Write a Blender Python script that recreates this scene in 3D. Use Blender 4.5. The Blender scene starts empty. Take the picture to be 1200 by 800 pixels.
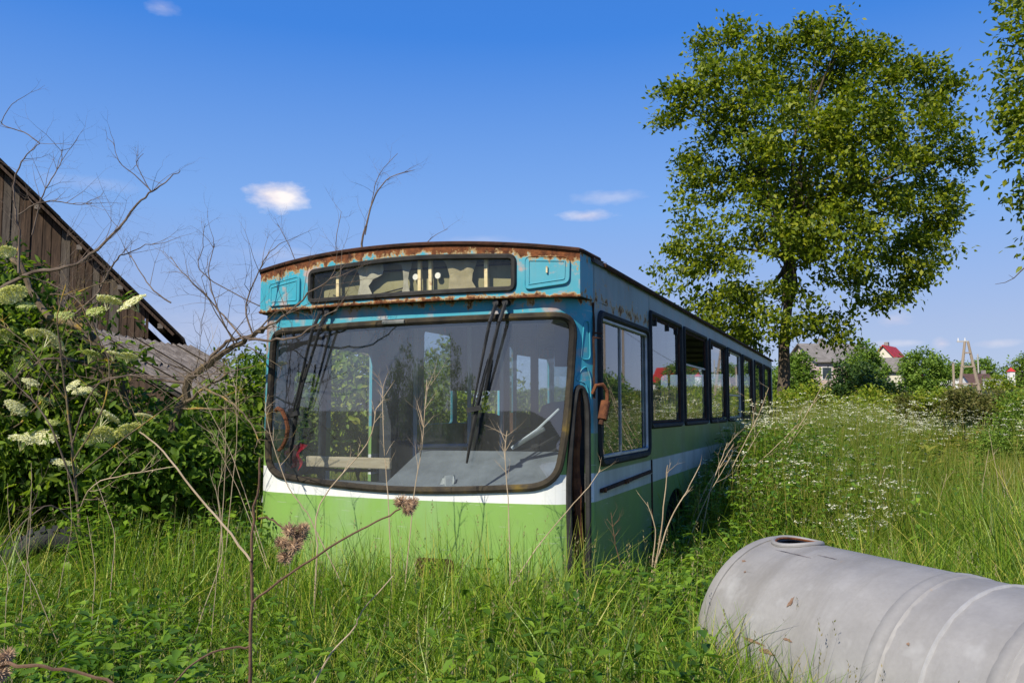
import bpy, math, random
import numpy as np
from mathutils import Vector, Matrix
from mathutils.geometry import delaunay_2d_cdt

random.seed(7)
NR = np.random.default_rng(11)
SC = bpy.context.scene
COL = SC.collection
R = math.radians

# ------------------------------------------------------------------ camera, sky, sun, exposure
FPX, CZ = 975.0, 1.55                       # focal length in photo pixels (1200 wide), eye height
PITCH = math.atan(80 / FPX)
cd = bpy.data.cameras.new('camera'); cam = bpy.data.objects.new('camera', cd); COL.objects.link(cam)
cd.sensor_width = 36; cd.lens = 36 * FPX / 1200; cd.clip_start = .05; cd.clip_end = 3000
cam.location = (0, 0, CZ); cam.rotation_euler = (R(90) + PITCH, 0, 0)
SC.camera = cam

SUN_AZ, SUN_EL = R(234), R(41)              # direction towards the sun, azimuth from +X counter-clockwise
sd = Vector((math.cos(SUN_AZ) * math.cos(SUN_EL), math.sin(SUN_AZ) * math.cos(SUN_EL), math.sin(SUN_EL)))
sl = bpy.data.lights.new('sun', 'SUN'); sl.energy = 4.8; sl.angle = R(.53); sl.color = (1, .92, .77)
so = bpy.data.objects.new('sun', sl); COL.objects.link(so); so.location = (-20, -20, 30)
so.rotation_euler = (-sd).to_track_quat('-Z', 'Y').to_euler()

SC.view_settings.view_transform = 'Standard'; SC.view_settings.look = 'None'
SC.view_settings.gamma = 1; SC.view_settings.use_curve_mapping = False
SC.view_settings.exposure = 0.35
SC.render.engine = 'CYCLES'
SC.cycles.use_denoising = True
SC.cycles.max_bounces = 10; SC.cycles.transparent_max_bounces = 16
SC.cycles.sample_clamp_indirect = 6


def nd(nt, typ, loc=None, **kw):
    n = nt.nodes.new(typ)
    for k, v in kw.items():
        if k.startswith('i_'):
            key = k[2:]
            n.inputs[int(key) if key.isdigit() else key.replace('_', ' ')].default_value = v
        else:
            setattr(n, k, v)
    return n


def math_(nt, op, a, b=None, c=None, clamp=False):
    n = nt.nodes.new('ShaderNodeMath'); n.operation = op; n.use_clamp = clamp
    for i, v in enumerate((a, b, c)):
        if v is None: continue
        if isinstance(v, (int, float)): n.inputs[i].default_value = v
        else: nt.links.new(v, n.inputs[i])
    return n.outputs[0]


def mixc(nt, f, a, b, mode='MIX'):
    n = nt.nodes.new('ShaderNodeMix'); n.data_type = 'RGBA'; n.blend_type = mode
    for i, v in ((0, f), (6, a), (7, b)):
        if isinstance(v, (int, float)): n.inputs[i].default_value = v
        elif isinstance(v, (tuple, list)): n.inputs[i].default_value = (*v[:3], 1)
        else: nt.links.new(v, n.inputs[i])
    return n.outputs[2]


def ramp(nt, fac, stops, interp='LINEAR'):
    n = nt.nodes.new('ShaderNodeValToRGB'); cr = n.color_ramp; cr.interpolation = interp
    while len(cr.elements) < len(stops): cr.elements.new(0.5)
    for e, (p, c) in zip(cr.elements, stops):
        e.position = p
        e.color = (c, c, c, 1) if isinstance(c, (int, float)) else (*c[:3], 1)
    if fac is not None: nt.links.new(fac, n.inputs[0])
    return n.outputs[0]


def noise(nt, vec, scale, detail=5, rough=.55, stretch=None):
    if stretch:
        m = nd(nt, 'ShaderNodeMapping'); m.inputs['Scale'].default_value = stretch
        nt.links.new(vec, m.inputs[0]); vec = m.outputs[0]
    n = nd(nt, 'ShaderNodeTexNoise'); n.inputs['Scale'].default_value = scale
    n.inputs['Detail'].default_value = detail; n.inputs['Roughness'].default_value = rough
    nt.links.new(vec, n.inputs['Vector'])
    return n.outputs['Fac']


# world: physical sky, a little deepened, with a few small fair-weather clouds
w = bpy.data.worlds.new('World'); SC.world = w; w.use_nodes = True
nt = w.node_tree; nt.nodes.clear()
sky = nd(nt, 'ShaderNodeTexSky', sky_type='NISHITA', sun_disc=False)
sky.sun_elevation = SUN_EL
sky.sun_rotation = math.pi / 2 - SUN_AZ
sky.air_density = 1.0; sky.dust_density = .4; sky.ozone_density = 3.0; sky.altitude = 200
tc = nd(nt, 'ShaderNodeTexCoord')
sp = nd(nt, 'ShaderNodeSeparateXYZ'); nt.links.new(tc.outputs['Generated'], sp.inputs[0])
az = math_(nt, 'ARCTAN2', sp.outputs[0], sp.outputs[1]); el = math_(nt, 'ARCSINE', sp.outputs[2])
cb = nd(nt, 'ShaderNodeCombineXYZ'); nt.links.new(az, cb.inputs[0]); nt.links.new(math_(nt, 'MULTIPLY', el, 2.2), cb.inputs[1])
n1 = noise(nt, cb.outputs[0], 16, 6, .6); n2 = noise(nt, cb.outputs[0], 45, 4, .6)
nn = math_(nt, 'ADD', math_(nt, 'MULTIPLY', n1, 1.6), math_(nt, 'MULTIPLY', n2, .6))     # about 1.1 mean
total = None


def azel(px, py):
    u = (px - 600) / FPX; v = (400 - py) / FPX
    d = Vector((u, math.cos(PITCH) - v * math.sin(PITCH), math.sin(PITCH) + v * math.cos(PITCH))).normalized()
    return math.atan2(d.x, d.y), math.asin(d.z)


for (px, py, a, b, g) in [(324, 229, 40, 18, 1.0), (688, 253, 36, 8, .62), (716, 231, 48, 9, .26), (190, 8, 22, 9, .28), (105, 215, 60, 10, .14),
                          (255, 385, 120, 26, .16), (330, 300, 50, 10, .16), (560, 283, 60, 8, .14), (1050, 375, 22, 9, .40), (1103, 402, 11, 8, .5),
                          (1168, 402, 26, 5, .34), (1050, 402, 30, 4, .28), (1290, 330, 70, 14, .3), (-120, 300, 130, 24, .6), (1480, 210, 90, 22, .7), (-500, 250, 120, 30, .8)]:
    a0, e0 = azel(px, py)
    dx = math_(nt, 'DIVIDE', math_(nt, 'SUBTRACT', az, a0), a / FPX)
    dy = math_(nt, 'DIVIDE', math_(nt, 'SUBTRACT', el, e0), b / FPX)
    rr = math_(nt, 'SQRT', math_(nt, 'ADD', math_(nt, 'MULTIPLY', dx, dx), math_(nt, 'MULTIPLY', dy, dy)))
    m = math_(nt, 'SUBTRACT', math_(nt, 'ADD', 1.0, math_(nt, 'SUBTRACT', nn, 1.1)), rr)
    m = math_(nt, 'MULTIPLY', math_(nt, 'SMOOTH_MIN', math_(nt, 'MAXIMUM', math_(nt, 'MULTIPLY', m, 1.15), 0.0), 1.0, .2), g)
    total = m if total is None else math_(nt, 'MAXIMUM', total, m)
total = math_(nt, 'MAXIMUM', total, 0.0, clamp=True)
hs = nd(nt, 'ShaderNodeHueSaturation'); hs.inputs['Saturation'].default_value = 1.16; hs.inputs['Value'].default_value = 1.0
hs.inputs['Hue'].default_value = .5
nt.links.new(sky.outputs[0], hs.inputs['Color'])
# the air's own colour by height above the horizon, the same all round
deep = ramp(nt, math_(nt, 'DIVIDE', el, 1.5708), [(0, (.34, .40, .60)), (.06, (.31, .385, .62)), (.148, (.185, .355, .73)), (.275, (.042, .20, .655)), (.45, (.026, .14, .52)), (1, (.02, .10, .40))])
grad = mixc(nt, 1.0, deep, (9.6, 9.6, 9.6), 'MULTIPLY')
tint = mixc(nt, .85, hs.outputs[0], grad)
cloudc = mixc(nt, ramp(nt, n1, [(.35, 0.0), (.65, 1.0)]), (5.6, 5.2, 6.2), (8.2, 7.7, 7.6))
skyc = mixc(nt, total, tint, cloudc)
bg = nd(nt, 'ShaderNodeBackground'); bg.inputs['Strength'].default_value = .1
nt.links.new(skyc, bg.inputs['Color'])
wo = nd(nt, 'ShaderNodeOutputWorld'); nt.links.new(bg.outputs[0], wo.inputs[0])


# ------------------------------------------------------------------ helpers
def at(px, py, d):
    """world point seen at photo pixel (px, py) at forward distance d"""
    u = (px - 600) / FPX; v = (400 - py) / FPX
    r = Vector((u, math.cos(PITCH) - v * math.sin(PITCH), math.sin(PITCH) + v * math.cos(PITCH)))
    return Vector((0, 0, CZ)) + r * (d / r.y)


def terrain(x, y):
    x = np.asarray(x, float); y = np.asarray(y, float)
    t = np.clip((y - 15) / 105, 0, 1)
    s = t * t * (3 - 2 * t)
    rip = .05 * np.sin(x * .9 + 1.3) * np.sin(y * .7) + .04 * np.sin(x * 2.1 + y * 1.7)
    ln = .476 + .415 * (y - 5.16)
    q = np.clip((x - ln + .75) / 1.5, 0, 1) * np.clip((y - 6.0) / 4, 0, 1) * np.clip((23 - y) / 9, 0, 1); bump = .34 * q * q * (3 - 2 * q)
    return bump + 4.6 * s * (1 / (1 + np.exp(-(x + 6) / 4))) + rip * np.clip((np.hypot(x, y) - .5) / 3, 0, 1)


def tag(o, label=None, cat=None, group=None, kind=None):
    if label: o['label'] = label
    if cat: o['category'] = cat
    if group: o['group'] = group
    if kind: o['kind'] = kind
    return o


def empty(name, loc=(0, 0, 0), rz=0):
    o = bpy.data.objects.new(name, None); COL.objects.link(o)
    o.location = loc; o.rotation_euler = (0, 0, rz); o.empty_display_size = .2
    return o


def link(name, me, m, parent=None):
    o = bpy.data.objects.new(name, me); COL.objects.link(o)
    if m is not None and not me.materials: me.materials.append(m)
    if parent is not None: o.parent = parent
    return o


class MB:
    def __init__(s): s.v = []; s.f = []

    def add(s, vs, fs):
        o = len(s.v); s.v.extend([tuple(v) for v in vs]); s.f.extend([tuple(i + o for i in f) for f in fs]); return s

    def hexa(s, p):                      # eight corners: bottom four ccw, top four ccw
        return s.add(p, [(3, 2, 1, 0), (4, 5, 6, 7), (0, 1, 5, 4), (1, 2, 6, 5), (2, 3, 7, 6), (3, 0, 4, 7)])

    def box(s, x0, x1, y0, y1, z0, z1):
        return s.hexa([(x0, y0, z0), (x1, y0, z0), (x1, y1, z0), (x0, y1, z0), (x0, y0, z1), (x1, y0, z1), (x1, y1, z1), (x0, y1, z1)])

    def bar(s, p0, p1, w, h, up=(0, 0, 1)):
        p0, p1 = Vector(p0), Vector(p1); d = (p1 - p0).normalized(); u = Vector(up)
        if abs(d.dot(u)) > .95: u = Vector((1, 0, 0))
        a = d.cross(u).normalized() * w / 2; b = a.cross(d).normalized() * h / 2
        return s.hexa([p0 - a - b, p0 + a - b, p1 + a - b, p1 - a - b, p0 - a + b, p0 + a + b, p1 + a + b, p1 - a + b])

    def tube(s, pts, rad, n=6, closed=False, flat=1.0):
        pts = [Vector(p) for p in pts]; k = len(pts)
        if isinstance(rad, (int, float)): rad = [rad] * k
        T = []
        for i in range(k):
            a = pts[(i - 1) % k] if closed or i else pts[0]; b = pts[(i + 1) % k] if closed or i < k - 1 else pts[-1]
            t = (b - a); T.append(t.normalized() if t.length > 1e-9 else Vector((0, 0, 1)))
        u = T[0].orthogonal().normalized(); vs = []
        for i in range(k):
            u = (u - T[i] * u.dot(T[i]))
            u = u.normalized() if u.length > 1e-6 else T[i].orthogonal().normalized()
            w_ = T[i].cross(u)
            for j in range(n):
                a = 2 * math.pi * j / n
                vs.append(pts[i] + u * (rad[i] * math.cos(a)) + w_ * (rad[i] * flat * math.sin(a)))
        fs = []
        for i in range(k if closed else k - 1):
            i2 = (i + 1) % k
            for j in range(n):
                fs.append((i * n + j, i * n + (j + 1) % n, i2 * n + (j + 1) % n, i2 * n + j))
        if not closed:
            fs.append(tuple(range(n - 1, -1, -1))); fs.append(tuple((k - 1) * n + j for j in range(n)))
        return s.add(vs, fs)

    def disc(s, c, axis, r, h, n=20):
        a = Vector(axis).normalized(); c = Vector(c)
        return s.tube([c - a * h / 2, c + a * h / 2], r, n)

    def build(s, name, m, parent=None, smooth=False, bevel=0):
        me = bpy.data.meshes.new(name); me.from_pydata(s.v, [], s.f); me.update()
        if smooth:
            me.polygons.foreach_set('use_smooth', [True] * len(me.polygons))
            try: me.set_sharp_from_angle(angle=R(40))
            except Exception: pass
        o = link(name, me, m, parent)
        if bevel:
            b = o.modifiers.new('bevel', 'BEVEL'); b.width = bevel; b.segments = 2; b.limit_method = 'ANGLE'
        return o


def quads_mesh(name, V, Q):
    """fast mesh from (N,3) verts and (M,4) quads"""
    me = bpy.data.meshes.new(name); V = np.ascontiguousarray(V, np.float32); Q = np.ascontiguousarray(Q, np.int32)
    me.vertices.add(len(V)); me.vertices.foreach_set('co', V.ravel())
    me.loops.add(Q.size); me.loops.foreach_set('vertex_index', Q.ravel())
    me.polygons.add(len(Q)); me.polygons.foreach_set('loop_start', np.arange(0, Q.size, 4, dtype=np.int32))
    me.polygons.foreach_set('loop_total', np.full(len(Q), 4, np.int32))
    me.update(calc_edges=True)
    return me


def unit(a): return a / np.maximum(np.linalg.norm(a, axis=1, keepdims=True), 1e-9)


def blades(P, H, Wd, lean, seg=3, azim=None, droop=.5):
    """grass blades: curved tapering strips"""
    N = len(P); az_ = NR.uniform(0, 2 * np.pi, N) if azim is None else azim
    d = np.stack([np.cos(az_), np.sin(az_), np.zeros(N)], 1)
    tw = az_ + np.pi / 2 + NR.normal(0, .6, N); sd_ = np.stack([np.cos(tw), np.sin(tw), np.zeros(N)], 1)
    V = np.zeros((N, seg + 1, 2, 3), np.float32)
    for i in range(seg + 1):
        t = i / seg
        c = P + d * (lean * H * t ** 1.8)[:, None]; c[:, 2] += H * (t - droop * np.minimum(lean, 1.3) * .45 * t ** 2.6)
        wd = Wd * (1 - t ** 1.5) * .5 + Wd * .03
        V[:, i, 0] = c - sd_ * wd[:, None]; V[:, i, 1] = c + sd_ * wd[:, None]
    b = (np.arange(N) * (seg + 1) * 2)[:, None, None]
    s_ = (np.arange(seg) * 2)[None, :, None]
    Q = b + s_ + np.array([0, 1, 3, 2])[None, None, :]
    return V.reshape(-1, 3), Q.reshape(-1, 4)


def leafquads(P, D, Nn, L, Wd, hexa=True, fold=.25):
    """leaves: base at P, pointing along D, face normal about Nn"""
    D = unit(D); S = unit(np.cross(D, Nn)); Nn = unit(np.cross(S, D)); L = L[:, None]; Wd = Wd[:, None]; N = len(P)
    if hexa:
        f = fold * Wd
        vs = [P, P + D * L * .3 + S * Wd * .5 + Nn * f * .5, P + D * L * .66 + S * Wd * .38 + Nn * f * .3, P + D * L - Nn * L * .12,
              P + D * L * .66 - S * Wd * .38 + Nn * f * .3, P + D * L * .3 - S * Wd * .5 + Nn * f * .5]
        V = np.stack(vs, 1); b = (np.arange(N) * 6)[:, None, None]
        Q = b + np.array([[0, 1, 2, 3], [0, 3, 4, 5]])[None]
    else:
        V = np.stack([P, P + D * L * .45 + S * Wd * .5 + Nn * Wd * .15, P + D * L, P + D * L * .45 - S * Wd * .5 + Nn * Wd * .1], 1)
        b = (np.arange(N) * 4)[:, None, None]; Q = b + np.array([[0, 1, 2, 3]])[None]
    return V.reshape(-1, 3), Q.reshape(-1, 4)


def join(parts):
    V = []; Q = []; o = 0
    for v, q in parts:
        V.append(v); Q.append(q + o); o += len(v)
    return np.concatenate(V), np.concatenate(Q)


def crown(lobes, ncl, per, rad, L, aspect=.5, hexa=True, shell=.5, flat=.7, up=.55, hang=.2):
    """leaf clumps spread through a crown made of ellipsoid lobes [(centre, radius)]; returns verts, quads, clump centres"""
    C = np.array([tuple(c) for c, r in lobes]); Rr = np.array([r if np.ndim(r) else (r, r, r) for c, r in lobes], float)
    wgt = (Rr.prod(1)) ** (2 / 3); idx = NR.choice(len(C), ncl, p=wgt / wgt.sum())
    u = unit(NR.normal(size=(ncl, 3))); rr = (shell ** 3 + (1 - shell ** 3) * NR.random(ncl)) ** (1 / 3)
    cc = C[idx] + u * Rr[idx] * rr[:, None]
    inside = np.zeros(ncl, int)
    for c, r in zip(C, Rr): inside += (np.linalg.norm((cc - c) / r, axis=1) < .62)
    cc = cc[(inside == 0) | (NR.random(ncl) < .35)]; ncl = len(cc)
    cen = C.mean(0)
    n = NR.poisson(per, ncl); k = np.repeat(np.arange(ncl), n); N = len(k)
    off = NR.normal(size=(N, 3)) * rad; off[:, 2] *= flat
    P = cc[k] + off
    out = unit(P - cen); Nn = unit(NR.normal(size=(N, 3)) + np.array([0, 0, up * 2]) + out * .5)
    D = unit(NR.normal(size=(N, 3)) + out * .6 + np.array([0, 0, -hang * 2]))
    ll = L * NR.uniform(.6, 1.25, N)
    v, q = leafquads(P, D, Nn, ll, ll * aspect * NR.uniform(.8, 1.2, N), hexa)
    return v, q, cc


# ------------------------------------------------------------------ materials
def new_mat(name):
    m = bpy.data.materials.new(name); m.use_nodes = True
    t = m.node_tree; b = t.nodes['Principled BSDF']
    return m, t, b


def surf(name, c1, c2=None, scale=4, rough=.8, metal=0.0, bump=0.0, c3=None, stretch=None, spec=.3, lo=.35, hi=.65, fine=0.0, coat=0):
    m, t, b = new_mat(name)
    tcn = nd(t, 'ShaderNodeTexCoord').outputs['Object']
    b.inputs['Roughness'].default_value = rough; b.inputs['Metallic'].default_value = metal
    b.inputs['Specular IOR Level'].default_value = spec
    if coat: b.inputs['Coat Weight'].default_value = coat
    if c2 is None: c2 = tuple(min(1, x * 1.15) for x in c1)
    f = noise(t, tcn, scale, 8, .62, stretch)
    stops = [(lo, c1), (hi, c2)]
    if c3: stops.append((min(.99, hi + .12), c3))
    col = ramp(t, f, stops)
    if fine:
        g = noise(t, tcn, scale * 14, 4, .6, stretch)
        col = mixc(t, fine, col, ramp(t, g, [(.3, .35), (.7, 1.0)]), 'MULTIPLY')
    t.links.new(col, b.inputs['Base Color'])
    if bump:
        bn = nd(t, 'ShaderNodeBump'); bn.inputs['Strength'].default_value = bump; bn.inputs['Distance'].default_value = .02
        t.links.new(noise(t, tcn, scale * 5, 6, .6, stretch), bn.inputs['Height']); t.links.new(bn.outputs[0], b.inputs['Normal'])
    return m


def leafmat(name, cols, trans=.35, rough=.45, spec=.35, big=None):
    """foliage: each leaf its own shade, light passing through"""
    m, t, b = new_mat(name)
    g = nd(t, 'ShaderNodeNewGeometry').outputs['Random Per Island']
    col = ramp(t, g, [(i / (len(cols) - 1), c) for i, c in enumerate(cols)])
    if big:                                             # drifts of other plants across a meadow
        tcn = nd(t, 'ShaderNodeTexCoord').outputs['Object']
        f = ramp(t, noise(t, tcn, big[0], 3, .6), [(.40, 0.0), (.62, 1.0)])
        col = mixc(t, f, col, mixc(t, .6, col, big[1]))
    b.inputs['Roughness'].default_value = rough; b.inputs['Specular IOR Level'].default_value = spec
    t.links.new(col, b.inputs['Base Color'])
    tr = nd(t, 'ShaderNodeBsdfTranslucent')
    t.links.new(mixc(t, 1.0, col, (1.5, 1.55, .7), 'MULTIPLY'), tr.inputs['Color'])
    mx = nd(t, 'ShaderNodeMixShader'); mx.inputs[0].default_value = trans
    t.links.new(b.outputs[0], mx.inputs[1]); t.links.new(tr.outputs[0], mx.inputs[2])
    t.links.new(mx.outputs[0], t.nodes['Material Output'].inputs['Surface'])
    return m


def glassmat(name, tint=(.80, .86, .86), dirt=.14, dirtcol=(.42, .43, .42), scale=3, extra=.03):
    m, t, b = new_mat(name); t.nodes.remove(b)
    tcn = nd(t, 'ShaderNodeTexCoord').outputs['Object']
    tp = nd(t, 'ShaderNodeBsdfTransparent'); tp.inputs[0].default_value = (*tint, 1)
    gl = nd(t, 'ShaderNodeBsdfGlossy'); gl.inputs['Roughness'].default_value = .015; gl.inputs[0].default_value = (1, 1, 1, 1)
    ge = nd(t, 'ShaderNodeNewGeometry'); dp = nd(t, 'ShaderNodeVectorMath', operation='DOT_PRODUCT')
    t.links.new(ge.outputs['Normal'], dp.inputs[0]); t.links.new(ge.outputs['Incoming'], dp.inputs[1])
    fr = math_(t, 'POWER', math_(t, 'SUBTRACT', 1.0, math_(t, 'ABSOLUTE', dp.outputs['Value']), clamp=True), 5.0)   # Schlick, same from both sides
    mx = nd(t, 'ShaderNodeMixShader'); t.links.new(math_(t, 'ADD', math_(t, 'MULTIPLY', fr, .92), .055 + extra, clamp=True), mx.inputs[0])
    t.links.new(tp.outputs[0], mx.inputs[1]); t.links.new(gl.outputs[0], mx.inputs[2])
    df = nd(t, 'ShaderNodeBsdfDiffuse'); df.inputs[0].default_value = (*dirtcol, 1)
    f = math_(t, 'MULTIPLY', ramp(t, noise(t, tcn, scale, 8, .65, (1, 1, .45)), [(.30, .25), (.70, 1.0)]), dirt)
    sp_ = ramp(t, noise(t, tcn, 60, 2, .5), [(.70, 0.0), (.74, .55)])
    f = math_(t, 'MAXIMUM', f, math_(t, 'MULTIPLY', sp_, dirt * 2.2))
    m2 = nd(t, 'ShaderNodeMixShader'); t.links.new(f, m2.inputs[0])
    t.links.new(mx.outputs[0], m2.inputs[1]); t.links.new(df.outputs[0], m2.inputs[2])
    t.links.new(m2.outputs[0], t.nodes['Material Output'].inputs['Surface'])
    return m


RUST1, RUST2, OCHRE = (.045, .016, .008), (.19, .065, .022), (.46, .27, .07)


def paintmat(name, fascia=False):
    """bus livery: blue over green, white waistband; chalky patches, primer showing, rust along the edges"""
    m, t, b = new_mat(name)
    tcn = nd(t, 'ShaderNodeTexCoord').outputs['Object']
    s3 = nd(t, 'ShaderNodeSeparateXYZ'); t.links.new(tcn, s3.inputs[0]); X, Y, Z = s3.outputs
    base = ramp(t, math_(t, 'DIVIDE', Z, 3.0), [(0, (.20, .36, .080)), (.978 / 3, (.72, .73, .71)), (1.155 / 3, (.20, .36, .080)), (1.405 / 3, (.045, .315, .41))], 'CONSTANT')
    side = ramp(t, X, [(.0, 0.0), (1, 0.0)])
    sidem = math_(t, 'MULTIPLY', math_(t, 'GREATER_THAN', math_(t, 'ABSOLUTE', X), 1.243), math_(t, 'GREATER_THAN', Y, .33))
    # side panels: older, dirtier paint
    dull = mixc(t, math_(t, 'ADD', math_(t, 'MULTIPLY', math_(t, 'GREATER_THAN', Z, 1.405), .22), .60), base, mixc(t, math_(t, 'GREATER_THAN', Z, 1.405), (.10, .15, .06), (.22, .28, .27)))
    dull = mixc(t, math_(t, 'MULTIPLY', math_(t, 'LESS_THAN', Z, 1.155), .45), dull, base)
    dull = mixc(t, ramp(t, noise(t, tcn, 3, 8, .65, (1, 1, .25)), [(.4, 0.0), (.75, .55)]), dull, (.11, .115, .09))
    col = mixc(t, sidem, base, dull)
    # faded and chalky
    col = mixc(t, ramp(t, noise(t, tcn, 2.2, 7, .6), [(.45, 0.0), (.8, .30)]), col, (.34, .44, .42))
    col = mixc(t, ramp(t, noise(t, tcn, 26, 4, .6, (1, 1, .5)), [(.60, 0.0), (.8, .22)]), col, (.14, .14, .11))
    st = ramp(t, noise(t, tcn, 9, 6, .7, (4, 4, .12)), [(.52, 0.0), (.72, .30)]); col = mixc(t, st, col, mixc(t, .55, col, (.20, .17, .11)))
    mud = math_(t, 'MULTIPLY', ramp(t, Z, [(.35, .75), (.95, 0.0)]), ramp(t, noise(t, tcn, 7, 8, .7), [(.38, 0.0), (.66, 1.0)])); col = mixc(t, mud, col, (.20, .19, .10))
    sc_ = ramp(t, noise(t, tcn, 18, 2, .5, (.25, .25, 6)), [(.705, 0.0), (.715, .5)]); col = mixc(t, sc_, col, (.42, .44, .38))
    # pink primer patches on the blue
    blue = math_(t, 'GREATER_THAN', Z, 1.5)
    pp = ramp(t, noise(t, tcn, 3.3 if not fascia else 5.5, 5, .55), [(.53 if not fascia else .55, 0.0), (.62, .75)])
    col = mixc(t, math_(t, 'MULTIPLY', math_(t, 'MULTIPLY', pp, blue), math_(t, 'SUBTRACT', 1.0, math_(t, 'MULTIPLY', sidem, .8))), col, (.50, .30, .24))
    # rust: along edges (height bands) and in scattered spots
    xx = math_(t, 'MULTIPLY', math_(t, 'MULTIPLY', X, X), .055)
    top = math_(t, 'ADD', Z, xx)                                     # height below the crowned roof lip
    rn = noise(t, tcn, 17, 9, .70, (1, 1, .75)); rn2 = noise(t, tcn, 34, 6, .7)
    if fascia:
        e1 = ramp(t, math_(t, 'SUBTRACT', top, 1.8), [(.645, 0.0), (.705, .13), (.745, .25), (.785, .36)])
        e2 = ramp(t, math_(t, 'SUBTRACT', Z, 1.8), [(.40, .34), (.435, .28), (.485, 0.0)])
        edge = math_(t, 'MAXIMUM', e1, e2)
    else:
        e1 = ramp(t, math_(t, 'SUBTRACT', Z, 1.8), [(.335, 0.0), (.40, .14), (.44, .20), (.50, .10), (.60, .06), (.66, .12), (.72, .22)])
        edge = math_(t, 'ADD', e1, .0)
    k = math_(t, 'ADD', math_(t, 'ADD', math_(t, 'MULTIPLY', rn, .75), math_(t, 'MULTIPLY', rn2, .25)), edge)
    rm = ramp(t, k, [(.70, 0.0), (.76, 1.0)]); om = ramp(t, k, [(.66, 0.0), (.70, .85)])
    col = mixc(t, om, col, OCHRE)
    col = mixc(t, rm, col, ramp(t, noise(t, tcn, 22, 6, .7), [(.35, RUST1), (.6, RUST2), (.75, (.30, .12, .04))]))
    t.links.new(col, b.inputs['Base Color'])
    rg = mixc(t, rm, (.46, .46, .46), (.95, .95, .95)); t.links.new(rg, b.inputs['Roughness'])
    b.inputs['Specular IOR Level'].default_value = .35
    bn = nd(t, 'ShaderNodeBump'); bn.inputs['Strength'].default_value = .25; bn.inputs['Distance'].default_value = .012
    hsum = math_(t, 'ADD', math_(t, 'MULTIPLY', rm, .4), math_(t, 'MULTIPLY', noise(t, tcn, 2.4, 2, .5), .9))
    t.links.new(hsum, bn.inputs['Height']); t.links.new(bn.outputs[0], b.inputs['Normal'])
    return m


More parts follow.
